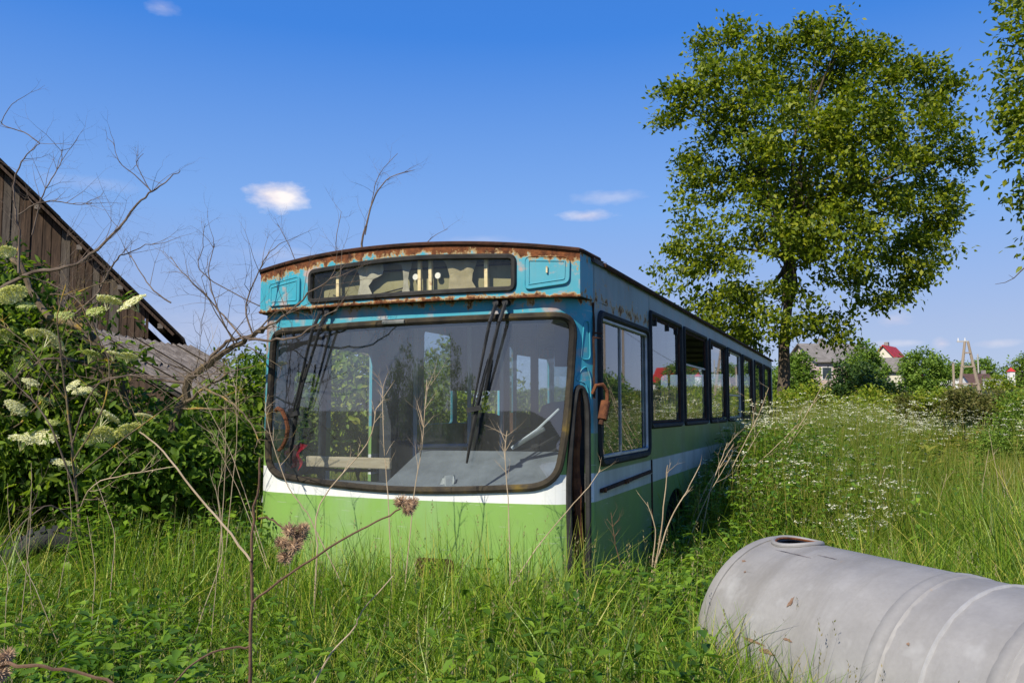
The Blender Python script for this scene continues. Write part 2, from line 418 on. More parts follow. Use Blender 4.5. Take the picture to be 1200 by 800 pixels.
MAT = dict(
    paint=paintmat('bus_paint'), fascia=paintmat('fascia_paint', True),
    rubber=surf('rubber', (.012, .012, .012), (.035, .034, .032), 9, .75, bump=.15),
    rubber_moss=surf('mossy_rubber', (.016, .014, .012), (.05, .04, .025), 5, .85, bump=.2, c3=(.13, .09, .02), lo=.4, hi=.58),
    rust=surf('rust', (.06, .022, .012), (.20, .075, .03), 12, .95, bump=.5, c3=(.30, .15, .07)),
    darkrust=surf('dark_rust', (.022, .013, .01), (.075, .032, .018), 9, .95, bump=.4, c3=(.15, .06, .025)),
    steel=surf('dark_steel', (.02, .021, .022), (.05, .05, .05), 14, .5, metal=.4, c3=(.11, .06, .035)),
    alu=surf('aluminium', (.30, .31, .31), (.46, .47, .46), 8, .45, metal=.7),
    wglass=glassmat('windscreen_glass', (.76, .83, .87), .085, (.38, .40, .44), 2.4, .095),
    sglass=glassmat('side_glass', (.62, .70, .70), .10, (.30, .31, .29), 4, .10),
    dglass=glassmat('sign_glass', (.95, .95, .90), .018, (.5, .48, .42), 7, -.02),
    roof=surf('bus_roof', (.05, .045, .04), (.16, .12, .10), 5, .9, bump=.3, c3=(.2, .09, .04)),
    lining=surf('lining', (.13, .13, .09), (.20, .19, .14), 3, .8, c3=(.12, .07, .04)),
    inner=surf('interior_grey', (.10, .11, .12), (.17, .18, .19), 4, .75),
    floorm=surf('bus_floor', (.045, .04, .035), (.09, .08, .065), 6, .9),
    seatm=surf('seat_vinyl', (.018, .017, .018), (.045, .04, .038), 9, .6),
    seatb=surf('seat_brown', (.10, .04, .025), (.17, .07, .04), 7, .6),
    dash=surf('dashboard', (.16, .165, .17), (.27, .275, .28), 5, .8, c3=(.34, .33, .31)),
    board=surf('pale_board', (.50, .37, .22), (.66, .52, .34), 5, .8, stretch=(1, 8, 8)),
    red=surf('red_cloth', (.50, .012, .03), (.72, .03, .06), 9, .85),
    paper=surf('paper', (.55, .53, .48), (.74, .72, .67), 9, .85),
    cloth=surf('torn_canvas', (.27, .24, .15), (.37, .33, .22), 6, .95, bump=.3),
    gcloth=surf('torn_film', (.30, .29, .24), (.42, .41, .34), 6, .9, bump=.3),
    cream=surf('cream_post', (.62, .50, .26), (.75, .64, .40), 12, .7, c3=(.30, .13, .04), hi=.58),
    white=surf('white_plastic', (.62, .62, .60), (.75, .75, .73), 5, .5),
    signbox=surf('sign_lining', (.17, .165, .09), (.29, .275, .165), 3.5, .85, c3=(.12, .10, .06)),
    partition=surf('partition', (.028, .034, .045), (.05, .058, .07), 3, .5),
    pole=surf('hand_pole', (.42, .52, .62), (.55, .64, .72), 4, .4),
    tank=surf('grey_tank', (.27, .265, .265), (.36, .355, .355), 2.6, .62, metal=.15, bump=.10, c3=(.30, .29, .28), spec=.4, fine=.2),
    tankmark=surf('tank_rust', (.16, .09, .055), (.30, .20, .14), 20, .95),
    weld=surf('tank_weld', (.31, .305, .30), (.40, .395, .39), 12, .6, metal=.1, c3=(.34, .22, .14)),
    blackm=surf('tank_inside', (.03, .02, .016), (.09, .045, .03), 8, .95),
    plank=surf('weathered_plank', (.038, .025, .017), (.12, .076, .049), 3.0, .9, bump=.35, stretch=(9, 9, .7), c3=(.22, .155, .105), fine=.45),
    plankg=surf('grey_plank', (.075, .06, .048), (.17, .14, .11), 3.0, .9, bump=.35, stretch=(9, 9, .7), c3=(.25, .215, .175), fine=.45),
    beam=surf('grey_beam', (.14, .115, .09), (.27, .23, .18), 3.0, .9, bump=.35, stretch=(.7, 9, 9), fine=.4),
    sheet=surf('cement_sheet', (.14, .115, .095), (.33, .285, .245), 7, .95, bump=.5, c3=(.46, .42, .37), fine=.6),
    sheetd=surf('old_dark_sheet', (.055, .047, .042), (.13, .105, .09), 4, .95, bump=.4, c3=(.20, .15, .11), fine=.4),
    bark=surf('walnut_bark', (.055, .042, .03), (.13, .10, .07), 4, .95, bump=.6, stretch=(3, 3, .6), c3=(.17, .14, .09)),
    deadbark=surf('dead_bark', (.07, .05, .032), (.15, .115, .075), 10, .95, bump=.5, c3=(.14, .15, .06)),
    lichen=surf('lichen_bark', (.085, .06, .035), (.16, .125, .08), 7, .95, bump=.5, c3=(.42, .27, .035), lo=.3, hi=.53),
    twig=surf('bare_twig', (.085, .06, .045), (.19, .145, .11), 8, .9),
    straw=surf('dry_straw', (.33, .245, .15), (.52, .41, .28), 5, .9),
    stemb=surf('brown_stem', (.075, .042, .026), (.17, .10, .062), 9, .85, bump=.3),
    burr=surf('burr', (.30, .19, .11), (.52, .37, .24), 30, .95),
    ground=surf('soil', (.022, .028, .010), (.05, .06, .02), .6, 1.0, c3=(.07, .075, .03), fine=.5),
    tyre=surf('old_tyre', (.012, .012, .013), (.04, .04, .042), 10, .85),
)
def tankmat():
    m, t, b = new_mat('grey_tank'); tcn = nd(t, 'ShaderNodeTexCoord').outputs['Object']
    col = ramp(t, noise(t, tcn, 2.3, 8, .62), [(.33, (.225, .217, .210)), (.67, (.335, .325, .316))])
    col = mixc(t, ramp(t, noise(t, tcn, 60, 4, .6), [(.35, .12), (.7, 0.0)]), col, (.12, .11, .10))
    col = mixc(t, ramp(t, noise(t, tcn, 5, 6, .7, (1, .14, .14)), [(.50, 0.0), (.68, .55)]), col, (.19, .178, .16))
    col = mixc(t, ramp(t, noise(t, tcn, 6, 3, .5, (.22, 7, 7)), [(.735, 0.0), (.745, .5)]), col, (.15, .14, .125))
    col = mixc(t, ramp(t, noise(t, tcn, 13, 7, .75), [(.64, 0.0), (.70, .65)]), col, (.30, .23, .16))
    col = mixc(t, ramp(t, noise(t, tcn, 3.1, 4, .6), [(.60, 0.0), (.68, .30)]), col, (.50, .50, .50))
    t.links.new(col, b.inputs['Base Color']); b.inputs['Metallic'].default_value = .1
    t.links.new(ramp(t, noise(t, tcn, 4, 6, .6), [(.3, .5), (.7, .8)]), b.inputs['Roughness'])
    bn = nd(t, 'ShaderNodeBump'); bn.inputs['Strength'].default_value = .22; bn.inputs['Distance'].default_value = .02
    t.links.new(math_(t, 'ADD', noise(t, tcn, 2.2, 3, .5), math_(t, 'MULTIPLY', noise(t, tcn, 45, 4, .6), .1)), bn.inputs['Height']); t.links.new(bn.outputs[0], b.inputs['Normal'])
    return m


MAT['tank'] = tankmat()
MAT['grass'] = leafmat('grass', [(0.0264, 0.0605, 0.006), (0.0761, 0.1621, 0.0122), (0.1493, 0.2703, 0.0183), (0.2306, 0.3568, 0.0273), (0.2987, 0.4109, 0.0425), (0.57, 0.4758, 0.114)], .38, .42, .4)
MAT['meadow'] = leafmat('meadow_grass', [(0.0777, 0.1324, 0.0137), (0.1471, 0.2161, 0.0205), (0.216, 0.2649, 0.0296), (0.2939, 0.2789, 0.0512), (0.4496, 0.3346, 0.1139)], .38, .45, .35, big=(.35, (.13, .19, .02)))
MAT['nettle'] = leafmat('weed_leaf', [(0.03, 0.0715, 0.01), (0.0745, 0.1652, 0.0138), (0.149, 0.2642, 0.0221), (0.2384, 0.3633, 0.0304)], .35, .45, .35)
MAT['elder'] = leafmat('elder_leaf', [(0.02, 0.05, 0.01), (0.0692, 0.1287, 0.0126), (0.1414, 0.2253, 0.019), (0.2356, 0.3217, 0.0274)], .38, .6, .2)
MAT['thicket'] = leafmat('thicket_leaf', [(0.0486, 0.0984, 0.0121), (0.0918, 0.1681, 0.0169), (0.162, 0.2459, 0.0242)], .34, .6, .2)
MAT['walnut'] = leafmat('walnut_leaf', [(0.0392, 0.066, 0.006), (0.0862, 0.1329, 0.0071), (0.1589, 0.2159, 0.0101), (0.2384, 0.2824, 0.0142), (0.3181, 0.3322, 0.0224)], .42, .5, .3)
MAT['fartree'] = leafmat('far_leaf', [(0.08, 0.1464, 0.019), (0.1334, 0.2252, 0.0285), (0.2134, 0.3039, 0.0443)], .3, .6, .2)
MAT['fardark'] = leafmat('far_dark_leaf', [(0.0255, 0.0585, 0.0132), (0.0473, 0.0943, 0.0185), (0.0819, 0.1381, 0.0264)], .28, .5, .25)
MAT['hedge'] = leafmat('hedge_leaf', [(0.1, 0.1606, 0.0109), (0.1665, 0.2448, 0.0152), (0.2499, 0.306, 0.0239), (0.3331, 0.3213, 0.0436)], .36, .5, .3)
MAT['hedgebrown'] = leafmat('seeding_weed', [(.07, .085, .02), (.12, .13, .03), (.17, .15, .05)], .3, .6, .2)
MAT['floret'] = leafmat('cream_floret', [(.58, .58, .33), (.70, .69, .46), (.80, .78, .60)], .3, .7, .1)
MAT['floretg'] = leafmat('green_floret', [(.34, .40, .12), (.45, .50, .18), (.58, .60, .30)], .3, .7, .1)
MAT['umbel'] = leafmat('white_umbel', [(0.62, 0.6208, 0.468), (0.74, 0.7275, 0.594), (0.82, 0.7954, 0.684)], .3, .7, .1)
MAT['stalk'] = surf('green_stalk', (.055, .10, .02), (.10, .15, .03), 5, .6)

# ------------------------------------------------------------------ ground
gx = np.concatenate([np.linspace(-900, -60, 14), np.linspace(-50, 60, 90), np.linspace(70, 900, 14)])
gy = np.concatenate([np.linspace(-900, -30, 12), np.linspace(-20, 60, 70), np.linspace(64, 140, 24), np.linspace(170, 1500, 12)])
X_, Y_ = np.meshgrid(gx, gy); Z_ = terrain(X_, Y_)
V = np.stack([X_.ravel(), Y_.ravel(), Z_.ravel()], 1); nx = len(gx)
I = (np.arange(len(gy) - 1)[:, None] * nx + np.arange(nx - 1)[None, :]).ravel()
me = quads_mesh('ground', V, np.stack([I, I + 1, I + nx + 1, I + nx], 1))
me.polygons.foreach_set('use_smooth', [True] * len(me.polygons))
tag(link('ground', me, MAT['ground']), kind='structure')

# ------------------------------------------------------------------ the bus
BA = R(22.56); BO = Vector((-.77, 5.36, 0))
bus = empty('abandoned_bus', BO, -BA)
tag(bus, 'derelict blue, white and green city bus sunk in tall grass', 'bus')


def b2w(p): return bus_mat @ Vector(p)


bus_mat = Matrix.Translation(BO) @ Matrix.Rotation(-BA, 4, 'Z')


def loc_y(px, py, yl):
    """bus-local point at photo pixel on the plane y = yl"""
    o = bus_mat.inverted() @ Vector((0, 0, CZ)); d = (bus_mat.inverted() @ at(px, py, 5)) - o
    return o + d * ((yl - o.y) / d.y)


def half_plan():
    p = [(x, .09 * (x / 1.02) ** 2) for x in np.linspace(0, 1.02, 22)]
    p += [(1.05, .098), (1.075, .107), (1.10, .121), (1.125, .145), (1.15, .177), (1.175, .212), (1.20, .247), (1.222, .279), (1.238, .305), (1.247, .324), (1.25, .345)]   # bevelled corner
    p.append((1.25, 12.0))
    return np.array(p)


HP = half_plan()


class Wrap:
    """vertical wall following a plan curve; (s, z, offset) -> bus-local point"""
    def __init__(self, pts, zero):
        self.p = np.array(pts, float); d = np.diff(self.p, axis=0); l = np.linalg.norm(d, axis=1)
        self.s = np.concatenate([[0], np.cumsum(l)]); self.s -= self.s[zero]
        t = d / l[:, None]; n = np.stack([t[:, 1], -t[:, 0]], 1)
        vn = np.vstack([n[:1], (n[:-1] + n[1:]) / 2, n[-1:]]); self.n = vn / np.linalg.norm(vn, axis=1)[:, None]

    def __call__(self, s, z, off=0.0):
        x = np.interp(s, self.s, self.p[:, 0]); y = np.interp(s, self.s, self.p[:, 1])
        nx_ = np.interp(s, self.s, self.n[:, 0]); ny_ = np.interp(s, self.s, self.n[:, 1])
        return (x + nx_ * off, y + ny_ * off, z)


body = Wrap(np.vstack([HP[::-1] * [-1, 1], HP[1:]]), len(HP) - 1)
S1 = float(body.s[-2]); Y1 = .345                                             # arc length where the flat side begins (y = .34)
def ys(y): return S1 + (y - Y1)                       # side: distance along the bus -> arc length


def roundpoly(pts, rad, n=6):
    """polygon with rounded corners"""
    out = []; k = len(pts)
    if isinstance(rad, (int, float)): rad = [rad] * k
    for i in range(k):
        p = Vector(pts[i]); a = Vector(pts[i - 1]); b = Vector(pts[(i + 1) % k]); r = rad[i]
        if r <= 0: out.append((p.x, p.y)); continue
        da = (a - p); db = (b - p); ra = min(r, da.length * .45); rb = min(r, db.length * .45)
        q0 = p + da.normalized() * ra; q1 = p + db.normalized() * rb
        for j in range(n + 1):
            t = j / n; q = q0 * (1 - t) ** 2 + p * 2 * t * (1 - t) + q1 * t * t; out.append((q.x, q.y))
    return out


def resample(poly, step):
    out = []
    for i in range(len(poly)):
        a = Vector(poly[i]); b = Vector(poly[(i + 1) % len(poly)]); k = max(1, int((b - a).length / step))
        for j in range(k):
            q = a.lerp(b, j / k); out.append((q.x, q.y))
    return out


def inpoly(p, poly):
    x, y = p; c = False; j = len(poly) - 1
    for i in range(len(poly)):
        xi, yi = poly[i]; xj, yj = poly[j]
        if (yi > y) != (yj > y) and x < (xj - xi) * (y - yi) / (yj - yi) + xi: c = not c
        j = i
    return c


def rrect(a, b, z0, z1, r=.05, n=5): return roundpoly([(a, z0), (b, z0), (b, z1), (a, z1)], r, n)


def shrink(poly, d):
    c = Vector((sum(p[0] for p in poly) / len(poly), sum(p[1] for p in poly) / len(poly))); out = []
    k = len(poly); area = sum(poly[i][0] * poly[(i + 1) % k][1] - poly[(i + 1) % k][0] * poly[i][1] for i in range(k))
    sgn = 1 if area > 0 else -1
    for i in range(k):
        a = Vector(poly[i - 1]); b = Vector(poly[(i + 1) % k]); t = (b - a)
        if t.length < 1e-9: out.append(poly[i]); continue
        t.normalize(); nrm = Vector((-t.y, t.x)) * sgn
        q = Vector(poly[i]) + nrm * d; out.append((q.x, q.y))
    return out


def panel(name, outer, holes, fn, m, parent, step=.12, thick=.03, off=0.0, smooth=True, seg=.1):
    """sheet with openings cut in flat (s, z) space, then bent onto the wall fn and given thickness"""
    outer = resample(outer, seg); holes = [resample(h, seg) for h in holes]
    pts = []; edges = []
    for loop in [outer] + holes:
        o = len(pts); k = len(loop); pts += loop; edges += [(o + i, o + (i + 1) % k) for i in range(k)]
    xs = [p[0] for p in outer]; zs = [p[1] for p in outer]
    nb = len(pts); B = np.array(pts)
    for x in np.arange(min(xs) + step / 2, max(xs), step):
        for z in np.arange(min(zs) + step / 2, max(zs), step):
            if np.min((B[:nb, 0] - x) ** 2 + (B[:nb, 1] - z) ** 2) > (step * .45) ** 2 and inpoly((x, z), outer) and not any(inpoly((x, z), h) for h in holes):
                pts.append((x, z))
    r = delaunay_2d_cdt([Vector(p) for p in pts], edges, [], 0, 1e-6)
    V2 = [(v.x, v.y) for v in r[0]]; F = []
    for f in r[2]:
        c = (sum(V2[i][0] for i in f) / len(f), sum(V2[i][1] for i in f) / len(f))
        if inpoly(c, outer) and not any(inpoly(c, h) for h in holes): F.append(tuple(f))
    n = len(V2); vs = [fn(s, z, off) for s, z in V2]
    fs = list(F)
    if thick:
        vs += [fn(s, z, off - thick) for s, z in V2]; fs += [tuple(i + n for i in reversed(f)) for f in F]
        cnt = {}
        for f in F:
            for i in range(len(f)):
                a, b = f[i], f[(i + 1) % len(f)]; cnt[(a, b)] = cnt.get((a, b), 0) + 1
        for (a, b) in cnt:
            if (b, a) not in cnt: fs.append((b, a, a + n, b + n))
    return MB().add(vs, fs).build(name, m, parent, smooth)


def gasket(name, poly, fn, r, m, parent, off=.0, step=.06, n=6, flat=1.0):
    return MB().tube([fn(s, z, off) for s, z in resample(poly, step)], r, n, True, flat).build(name, m, parent, True)


# outlines on the wrapped wall (s across the front, z up)
WS = roundpoly([(-1.035, 2.11), (-1.07, 1.50), (-1.07, 1.09), (-.25, 1.03), (.30, 1.028), (1.09, 1.075), (1.165, 1.40), (1.235, 2.14), (.0, 2.128)],
               [.12, .5, .20, .4, .4, .19, .3, .15, .4], 8)
SL = roundpoly([(1.165, .30), (1.322, .30), (1.325, 1.58), (1.285, 1.70), (1.215, 1.70), (1.188, 1.55), (1.148, 1.14)], [.02, .02, .1, .06, .06, .1, .2], 5)
ARCH = lambda yc: [(ys(yc + .66 * math.cos(a)), .12 + .74 * math.sin(a)) for a in np.linspace(0, math.pi, 17)]
WIN = [(1.83, 3.09), (3.22, 4.50), (4.68, 5.90), (6.05, 7.36), (7.54, 8.68), (8.98, 10.14), (10.42, 11.62)]
W1 = rrect(ys(.42), ys(1.76), 1.205, 2.175, .09)
WH = [rrect(ys(a), ys(b), 1.41, 2.335, .05) for a, b in WIN]
front = panel('front_panel', [(-S1, .12), (S1, .12), (S1, 2.25), (-S1, 2.25)], [shrink(WS, .02), shrink(SL, .012)], body, MAT['paint'], bus, .09, .03, seg=.07)
panel('side_panel', [(ys(.35), .16), (ys(1.835), .16), (ys(1.835), 2.50), (ys(.35), 2.50)], [shrink(W1, .015)], body, MAT['paint'], bus, .14, .03)
bot = [(ys(1.845), .16)] + ARCH(2.78)[::-1] + ARCH(8.9)[::-1] + [(ys(11.99), .16)]
panel('side_panel', bot + [(ys(11.99), 2.50), (ys(1.845), 2.50)], [shrink(h, .012) for h in WH], body, MAT['paint'], bus, .2, .03)['label'] = 'dull green and grey-blue side with a row of windows'
# far side: open doorway, folded door leaf, windows
def lw(y0, y1, z0=1.41, z1=2.335, r=.05): return rrect(-ys(y1), -ys(y0), z0, z1, r)
LH = [lw(.50, 1.00, .45, 2.2), lw(1.08, 1.70, .45, 2.05), lw(2.66, 3.30), lw(3.40, 4.55), lw(4.72, 5.0), lw(5.1, 6.3, .45, 2.25), lw(6.5, 7.6), lw(7.75, 8.85), lw(9.0, 10.1), lw(10.35, 11.6, .45, 2.25)]
panel('side_panel', [(-ys(11.99), .16), (-ys(.35), .16), (-ys(.35), 2.50), (-ys(11.99), 2.50)], LH, body, MAT['paint'], bus, .25, .03)
dl = panel('folded_door', lw(.51, .99, .46, 2.19, .04), [lw(.57, .93, 1.15, 1.84, .05), lw(.57, .93, .6, 1.05, .05)], body, MAT['partition'], bus, .2, .03, -.02)
panel('door_pane', lw(.565, .935, 1.145, 1.845, .05), [], body, MAT['sglass'], dl, .3, 0, -.035)
for a, b in [(2.66, 3.30), (4.72, 5.0), (6.5, 7.6), (9.0, 10.1)]:
    panel('window_pane', lw(a, b), [], body, MAT['sglass'], bus, .5, 0, -.015)
# rear wall
rear = Wrap([(1.25, 12.0), (-1.25, 12.0)], 0)
panel('rear_panel', [(0, .16), (2.5, .16), (2.5, 2.5), (0, 2.5)], [rrect(.35, 2.15, 1.5, 2.25, .1)], rear, MAT['paint'], bus, .3, .03)

# roof: crowned sheet with turned-down edges
def ztop(x): return 2.592 - .055 * x * x
m_ = MB(); xs = np.linspace(-1.27, 1.27, 19); yy = list(np.linspace(.30, 12.02, 16)); vs = []; fs = []
for lay, dz in ((0, .03), (1, 0.0)):
    for y in yy:
        for x in xs: vs.append((x, y, ztop(x) + dz - (.035 if abs(x) > 1.2 else 0)))
nx = len(xs); ny = len(yy); k = nx * ny
for j in range(ny - 1):
    for i in range(nx - 1):
        q = (j * nx + i, j * nx + i + 1, (j + 1) * nx + i + 1, (j + 1) * nx + i); fs.append(q); fs.append(tuple(k + a for a in reversed(q)))
for j in range(ny - 1):
    a = j * nx; fs.append((a, a + nx, a + nx + k, a + k)); a = j * nx + nx - 1; fs.append((a + nx, a, a + k, a + nx + k))
for i in range(nx - 1):
    fs.append((i + 1, i, i + k, i + 1 + k)); a = (ny - 1) * nx + i; fs.append((a, a + 1, a + 1 + k, a + k))
rf = m_.add(vs, fs).build('roof', MAT['roof'], bus, True)
for sx in (-1, 1):
    MB().tube([(sx * 1.272, y, 2.482) for y in np.linspace(.5, 12, 12)], .017, 6).build('gutter', MAT['darkrust'], rf)
# interior lining: ceiling, ribs, floor
m_ = MB(); vs = []; fs = []
for y in (.5, 11.9):
    for x in np.linspace(-1.2, 1.2, 9): vs.append((x, y, 2.49 - .06 * x * x))
fs = [(i + 1, i, i + 9, i + 10) for i in range(8)]
MB().add(vs, fs).build('ceiling', MAT['lining'], bus, True)
for y in np.arange(1.8, 11.6, 1.42):
    MB().tube([(x, y, 2.475 - .06 * x * x) for x in np.linspace(-1.19, 1.19, 9)], .02, 5).build('ceiling_rib', MAT['lining'], bus, True)
MB().box(-1.2, 1.2, .25, 11.9, .40, .46).build('floor', MAT['floorm'], bus)

# ---- windscreen
wsg = gasket('windscreen_gasket', shrink(WS, .017), body, .024, MAT['rubber_moss'], bus, .004, n=8)
panel('windscreen', shrink(WS, .022), [], body, MAT['wglass'], bus, .12, 0, -.006, seg=.08)
MB().tube([body(s, 2.112, .029) for s in np.linspace(-.06, .10, 4)], .013, 6).build('gasket_clip', MAT['alu'], wsg)
# ---- corner quarter light, empty: frame with a rusty post behind
gasket('quarter_light_gasket', shrink(SL, .014), body, .019, MAT['rubber'], bus, .003)
MB().tube([body(1.262, z, -.045 + .008 * math.sin(z * 9)) for z in np.linspace(.3, 1.68, 12)], [.026 + .006 * math.sin(i * 2.3) for i in range(12)], 7).build('corner_post', MAT['rust'], bus, True)
MB().tube([body(1.20, .32, -.10), body(1.205, 1.0, -.11), body(1.22, 1.5, -.10)], .016, 6).build('cable', MAT['rubber'], bus)
MB().bar(body(1.20, .45, -.09), body(1.218, 1.42, -.09), .07, .02).build('board_scrap', MAT['board'], bus)
# recessed pressings in the corner pillar
for (a, b, z0, z1) in [(1.262, 1.338, 1.86, 2.10), (1.252, 1.342, 1.40, 1.80)]:
    o_ = roundpoly([(a + .0, z0), (b, z0), (b - .005, z1), (a + .03, z1)], .035, 5)
    if z0 < 1.5: o_ = roundpoly([(1.335, 1.46), (1.342, 1.74), (1.31, 1.82), (1.27, 1.80), (1.222, 1.735), (1.25, 1.725), (1.30, 1.715), (1.328, 1.62)], .02, 4)
    gasket('pillar_pressing', o_, body, .0045, MAT['paint'], bus, -.0005, .04)

# ---- destination box over the windscreen
fx = np.concatenate([np.linspace(-1.125, 0, 18), np.linspace(0, 1.238, 20)[1:]])
fpl = [(x, -.07 + .13 * (abs(x) / 1.1) ** 2.2) for x in fx]
fpl = [(-1.252, .62), (-1.18, .16)] + fpl + [(1.258, .62)]
fas = Wrap(fpl, 19)
# sharp outer edge: keep the corner normals clean
def fas_top(s):
    x = np.interp(s, fas.s, fas.p[:, 0]); return float(ztop(x)) - .006
sA, sB = fas.s[0], fas.s[-1]; sL, sR = fas.s[2], fas.s[-2]
top = [(s, fas_top(s)) for s in np.linspace(sR, sL, 40)]
DW = roundpoly([(-.64, 2.262), (.862, 2.272), (.862, 2.497), (.1, 2.528), (-.64, 2.488)], [.05, .05, .05, .3, .05], 6)
fb = panel('destination_box', [(sL, 2.225), (sR, 2.235)] + top, [shrink(DW, .012)], fas, MAT['fascia'], bus, .07, .02, seg=.05)
side_m = MB()
for (sa, sb) in ((sR, sB), (sA, sL)):
    ss = np.linspace(sa, sb, 6); vs = []
    for s in ss:
        zt = fas_top(s) - (0.01 if s in (sA, sB) else 0)
        vs += [fas(s, 2.235, .0), fas(s, zt, .0), fas(s, zt, -.02), fas(s, 2.235, -.02)]
    fs = []
    for i in range(len(ss) - 1):
        for j in range(4): fs.append((i * 4 + j, (i + 1) * 4 + j, (i + 1) * 4 + (j + 1) % 4, i * 4 + (j + 1) % 4))
    MB().add(vs, fs).build('box_cheek', MAT['paint'], fb)
# underside and lip
vs = []; ss = np.linspace(sA, sB, 60); fs = []
for s in ss:
    p = fas(s, 2.232, -.004); vs += [p, (p[0] * .93, p[1] + .16, 2.232)]
fs = [(2 * i, 2 * i + 1, 2 * i + 3, 2 * i + 2) for i in range(len(ss) - 1)]
MB().add(vs, fs).build('box_underside', MAT['darkrust'], fb)
MB().tube([fas(s, 2.236, .004) for s in np.linspace(sL, sR, 40)], .009, 6).build('drip_rail', MAT['fascia'], fb, True)
MB().tube([fas(s, fas_top(s) + .012, .006) for s in np.linspace(sL - .3, sR + .35, 60)], .013, 6).build('roof_lip', MAT['darkrust'], fb, True)
# roof nose closing the gap between box and roof
vs = []; fs = []
for s in np.linspace(sA, sB, 60):
    p = fas(s, fas_top(s) + .014, 0); vs += [p, (p[0] * .98, .7, ztop(p[0] * .98) + .026)]
fs = [(2 * i, 2 * i + 2, 2 * i + 3, 2 * i + 1) for i in range(59)]
MB().add(vs, fs).build('roof_nose', MAT['roof'], fb)
gasket('sign_gasket', shrink(DW, .013), fas, .018, MAT['rubber'], fb, .004)
panel('sign_pane', shrink(DW, .015), [], fas, MAT['dglass'], fb, .15, 0, -.004)
# inside of the sign box
panel('sign_back', [(-.80, 2.25), (1.0, 2.25), (1.0, 2.515), (-.80, 2.50)], [], fas, MAT['signbox'], fb, .2, .01, -.10)
MB().tube([fas(s_, 2.325 + .03 * math.sin(s_ * 6), -.085) for s_ in np.linspace(-.5, .1, 9)], .005, 5).build('sign_cable', MAT['steel'], fb)
MB().tube([fas(s_, 2.455, -.09) for s_ in np.linspace(-.6, .84, 20)], .006, 5).build('sign_rail', MAT['steel'], fb)
for s in (-.43, .205, .282, .662):
    MB().bar(fas(s, 2.245, -.055), fas(s - .004, 2.53, -.055), .022, .022, (0, 1, 0)).build('sign_post', MAT['cream'], fb)
for s in (.165, .325):
    MB().disc(fas(s, 2.40, -.07), (0, 1, 0), .020, .012, 14).build('roller_knob', MAT['white'], fb)


def cloth(name, outline, depth, m):
    o = panel(name, outline, [], fas, m, fb, .03, 0, depth, seg=.03)
    for v in o.data.vertices: v.co.y += .012 * math.sin(v.co.x * 55 + v.co.z * 13) + .006 * math.sin(v.co.z * 90)
    return o


cloth('torn_canvas', [(.372, 2.262), (.42, 2.275), (.50, 2.272), (.585, 2.268), (.63, 2.262), (.60, 2.30), (.573, 2.35), (.571, 2.40), (.585, 2.45), (.605, 2.515), (.48, 2.518), (.345, 2.52), (.385, 2.47), (.41, 2.42), (.412, 2.36), (.40, 2.31)], -.05, MAT['cloth'])
cloth('torn_film', [(-.33, 2.258), (-.27, 2.30), (-.24, 2.37), (-.25, 2.44), (-.305, 2.515), (-.10, 2.525), (-.06, 2.49), (-.075, 2.43), (-.14, 2.40), (-.185, 2.36), (-.16, 2.31), (-.07, 2.262), (-.2, 2.256)], -.05, MAT['gcloth'])
cloth('torn_film', [(.045, 2.262), (.155, 2.262), (.128, 2.32), (.118, 2.40), (.13, 2.46), (.165, 2.53), (.06, 2.53), (-.08, 2.51), (.0, 2.50), (.075, 2.48), (.09, 2.42), (.088, 2.34)], -.052, MAT['gcloth'])
# service flaps left and right of the sign
for pts, lab in (([(.915, 2.275), (1.19, 2.31), (1.195, 2.475), (.915, 2.485)], 'right flap with worn pink primer'), ([(-1.03, 2.268), (-.715, 2.262), (-.715, 2.46), (-1.03, 2.425)], 'left flap')):
    ol = roundpoly(pts, .04, 5)
    fl = panel('service_flap', ol, [], fas, MAT['fascia'], fb, .06, .012, .013, seg=.04); fl['label'] = lab
    gasket('flap_edge', shrink(ol, .004), fas, .0045, MAT['fascia'], fl, .013, .03)
    gasket('flap_pressing', shrink(ol, .03), fas, .004, MAT['fascia'], fl, .014, .03)
MB().tube([fas(1.055, 2.375, .022), fas(1.055, 2.415, .022)], .006, 6).build('flap_latch', MAT['cream'], fb)

# ---- wipers: twin arms from pivots under the box, long blades
for (pv, clip, tp, bt, lab) in [((.725, .785), (.580, 1.535), (.672, 1.86), (.535, 1.225), 'wiper on the right half'), ((-.55, -.49), (-.755, 1.50), (-.665, 1.86), (-.80, 1.19), 'wiper on the left half')]:
    wr = MB()
    for dxp, ofx, dz in ((pv[0], 0.0, 0.0), (pv[1], .035, .05)):
        p0 = body(dxp, 2.205, .045); p1 = body(dxp - .03, 2.08, .085); p2 = body(clip[0] + ofx, clip[1] + dz, .075)
        wr.tube([p0, p1], .012, 6); wr.tube([p1, p2], [.011, .006], 6)
        wr.disc(body(dxp, 2.205, .03), (0, 1, 0), .02, .05, 10)
    wr.bar(body(clip[0] - .03, clip[1] + .01, .075), body(clip[0] + .06, clip[1] + .03, .075), .022, .03)
    wo_ = wr.build('wiper', MAT['steel'], bus); wo_['label'] = lab
    MB().tube([body(tp[0] + (bt[0] - tp[0]) * t, tp[1] + (bt[1] - tp[1]) * t, .035 + .02 * math.sin(t * 3.14)) for t in np.linspace(0, 1, 9)], [.007, .010, .012, .013, .014, .013, .012, .010, .007], 6).build('wiper_blade', MAT['rubber'], wo_)
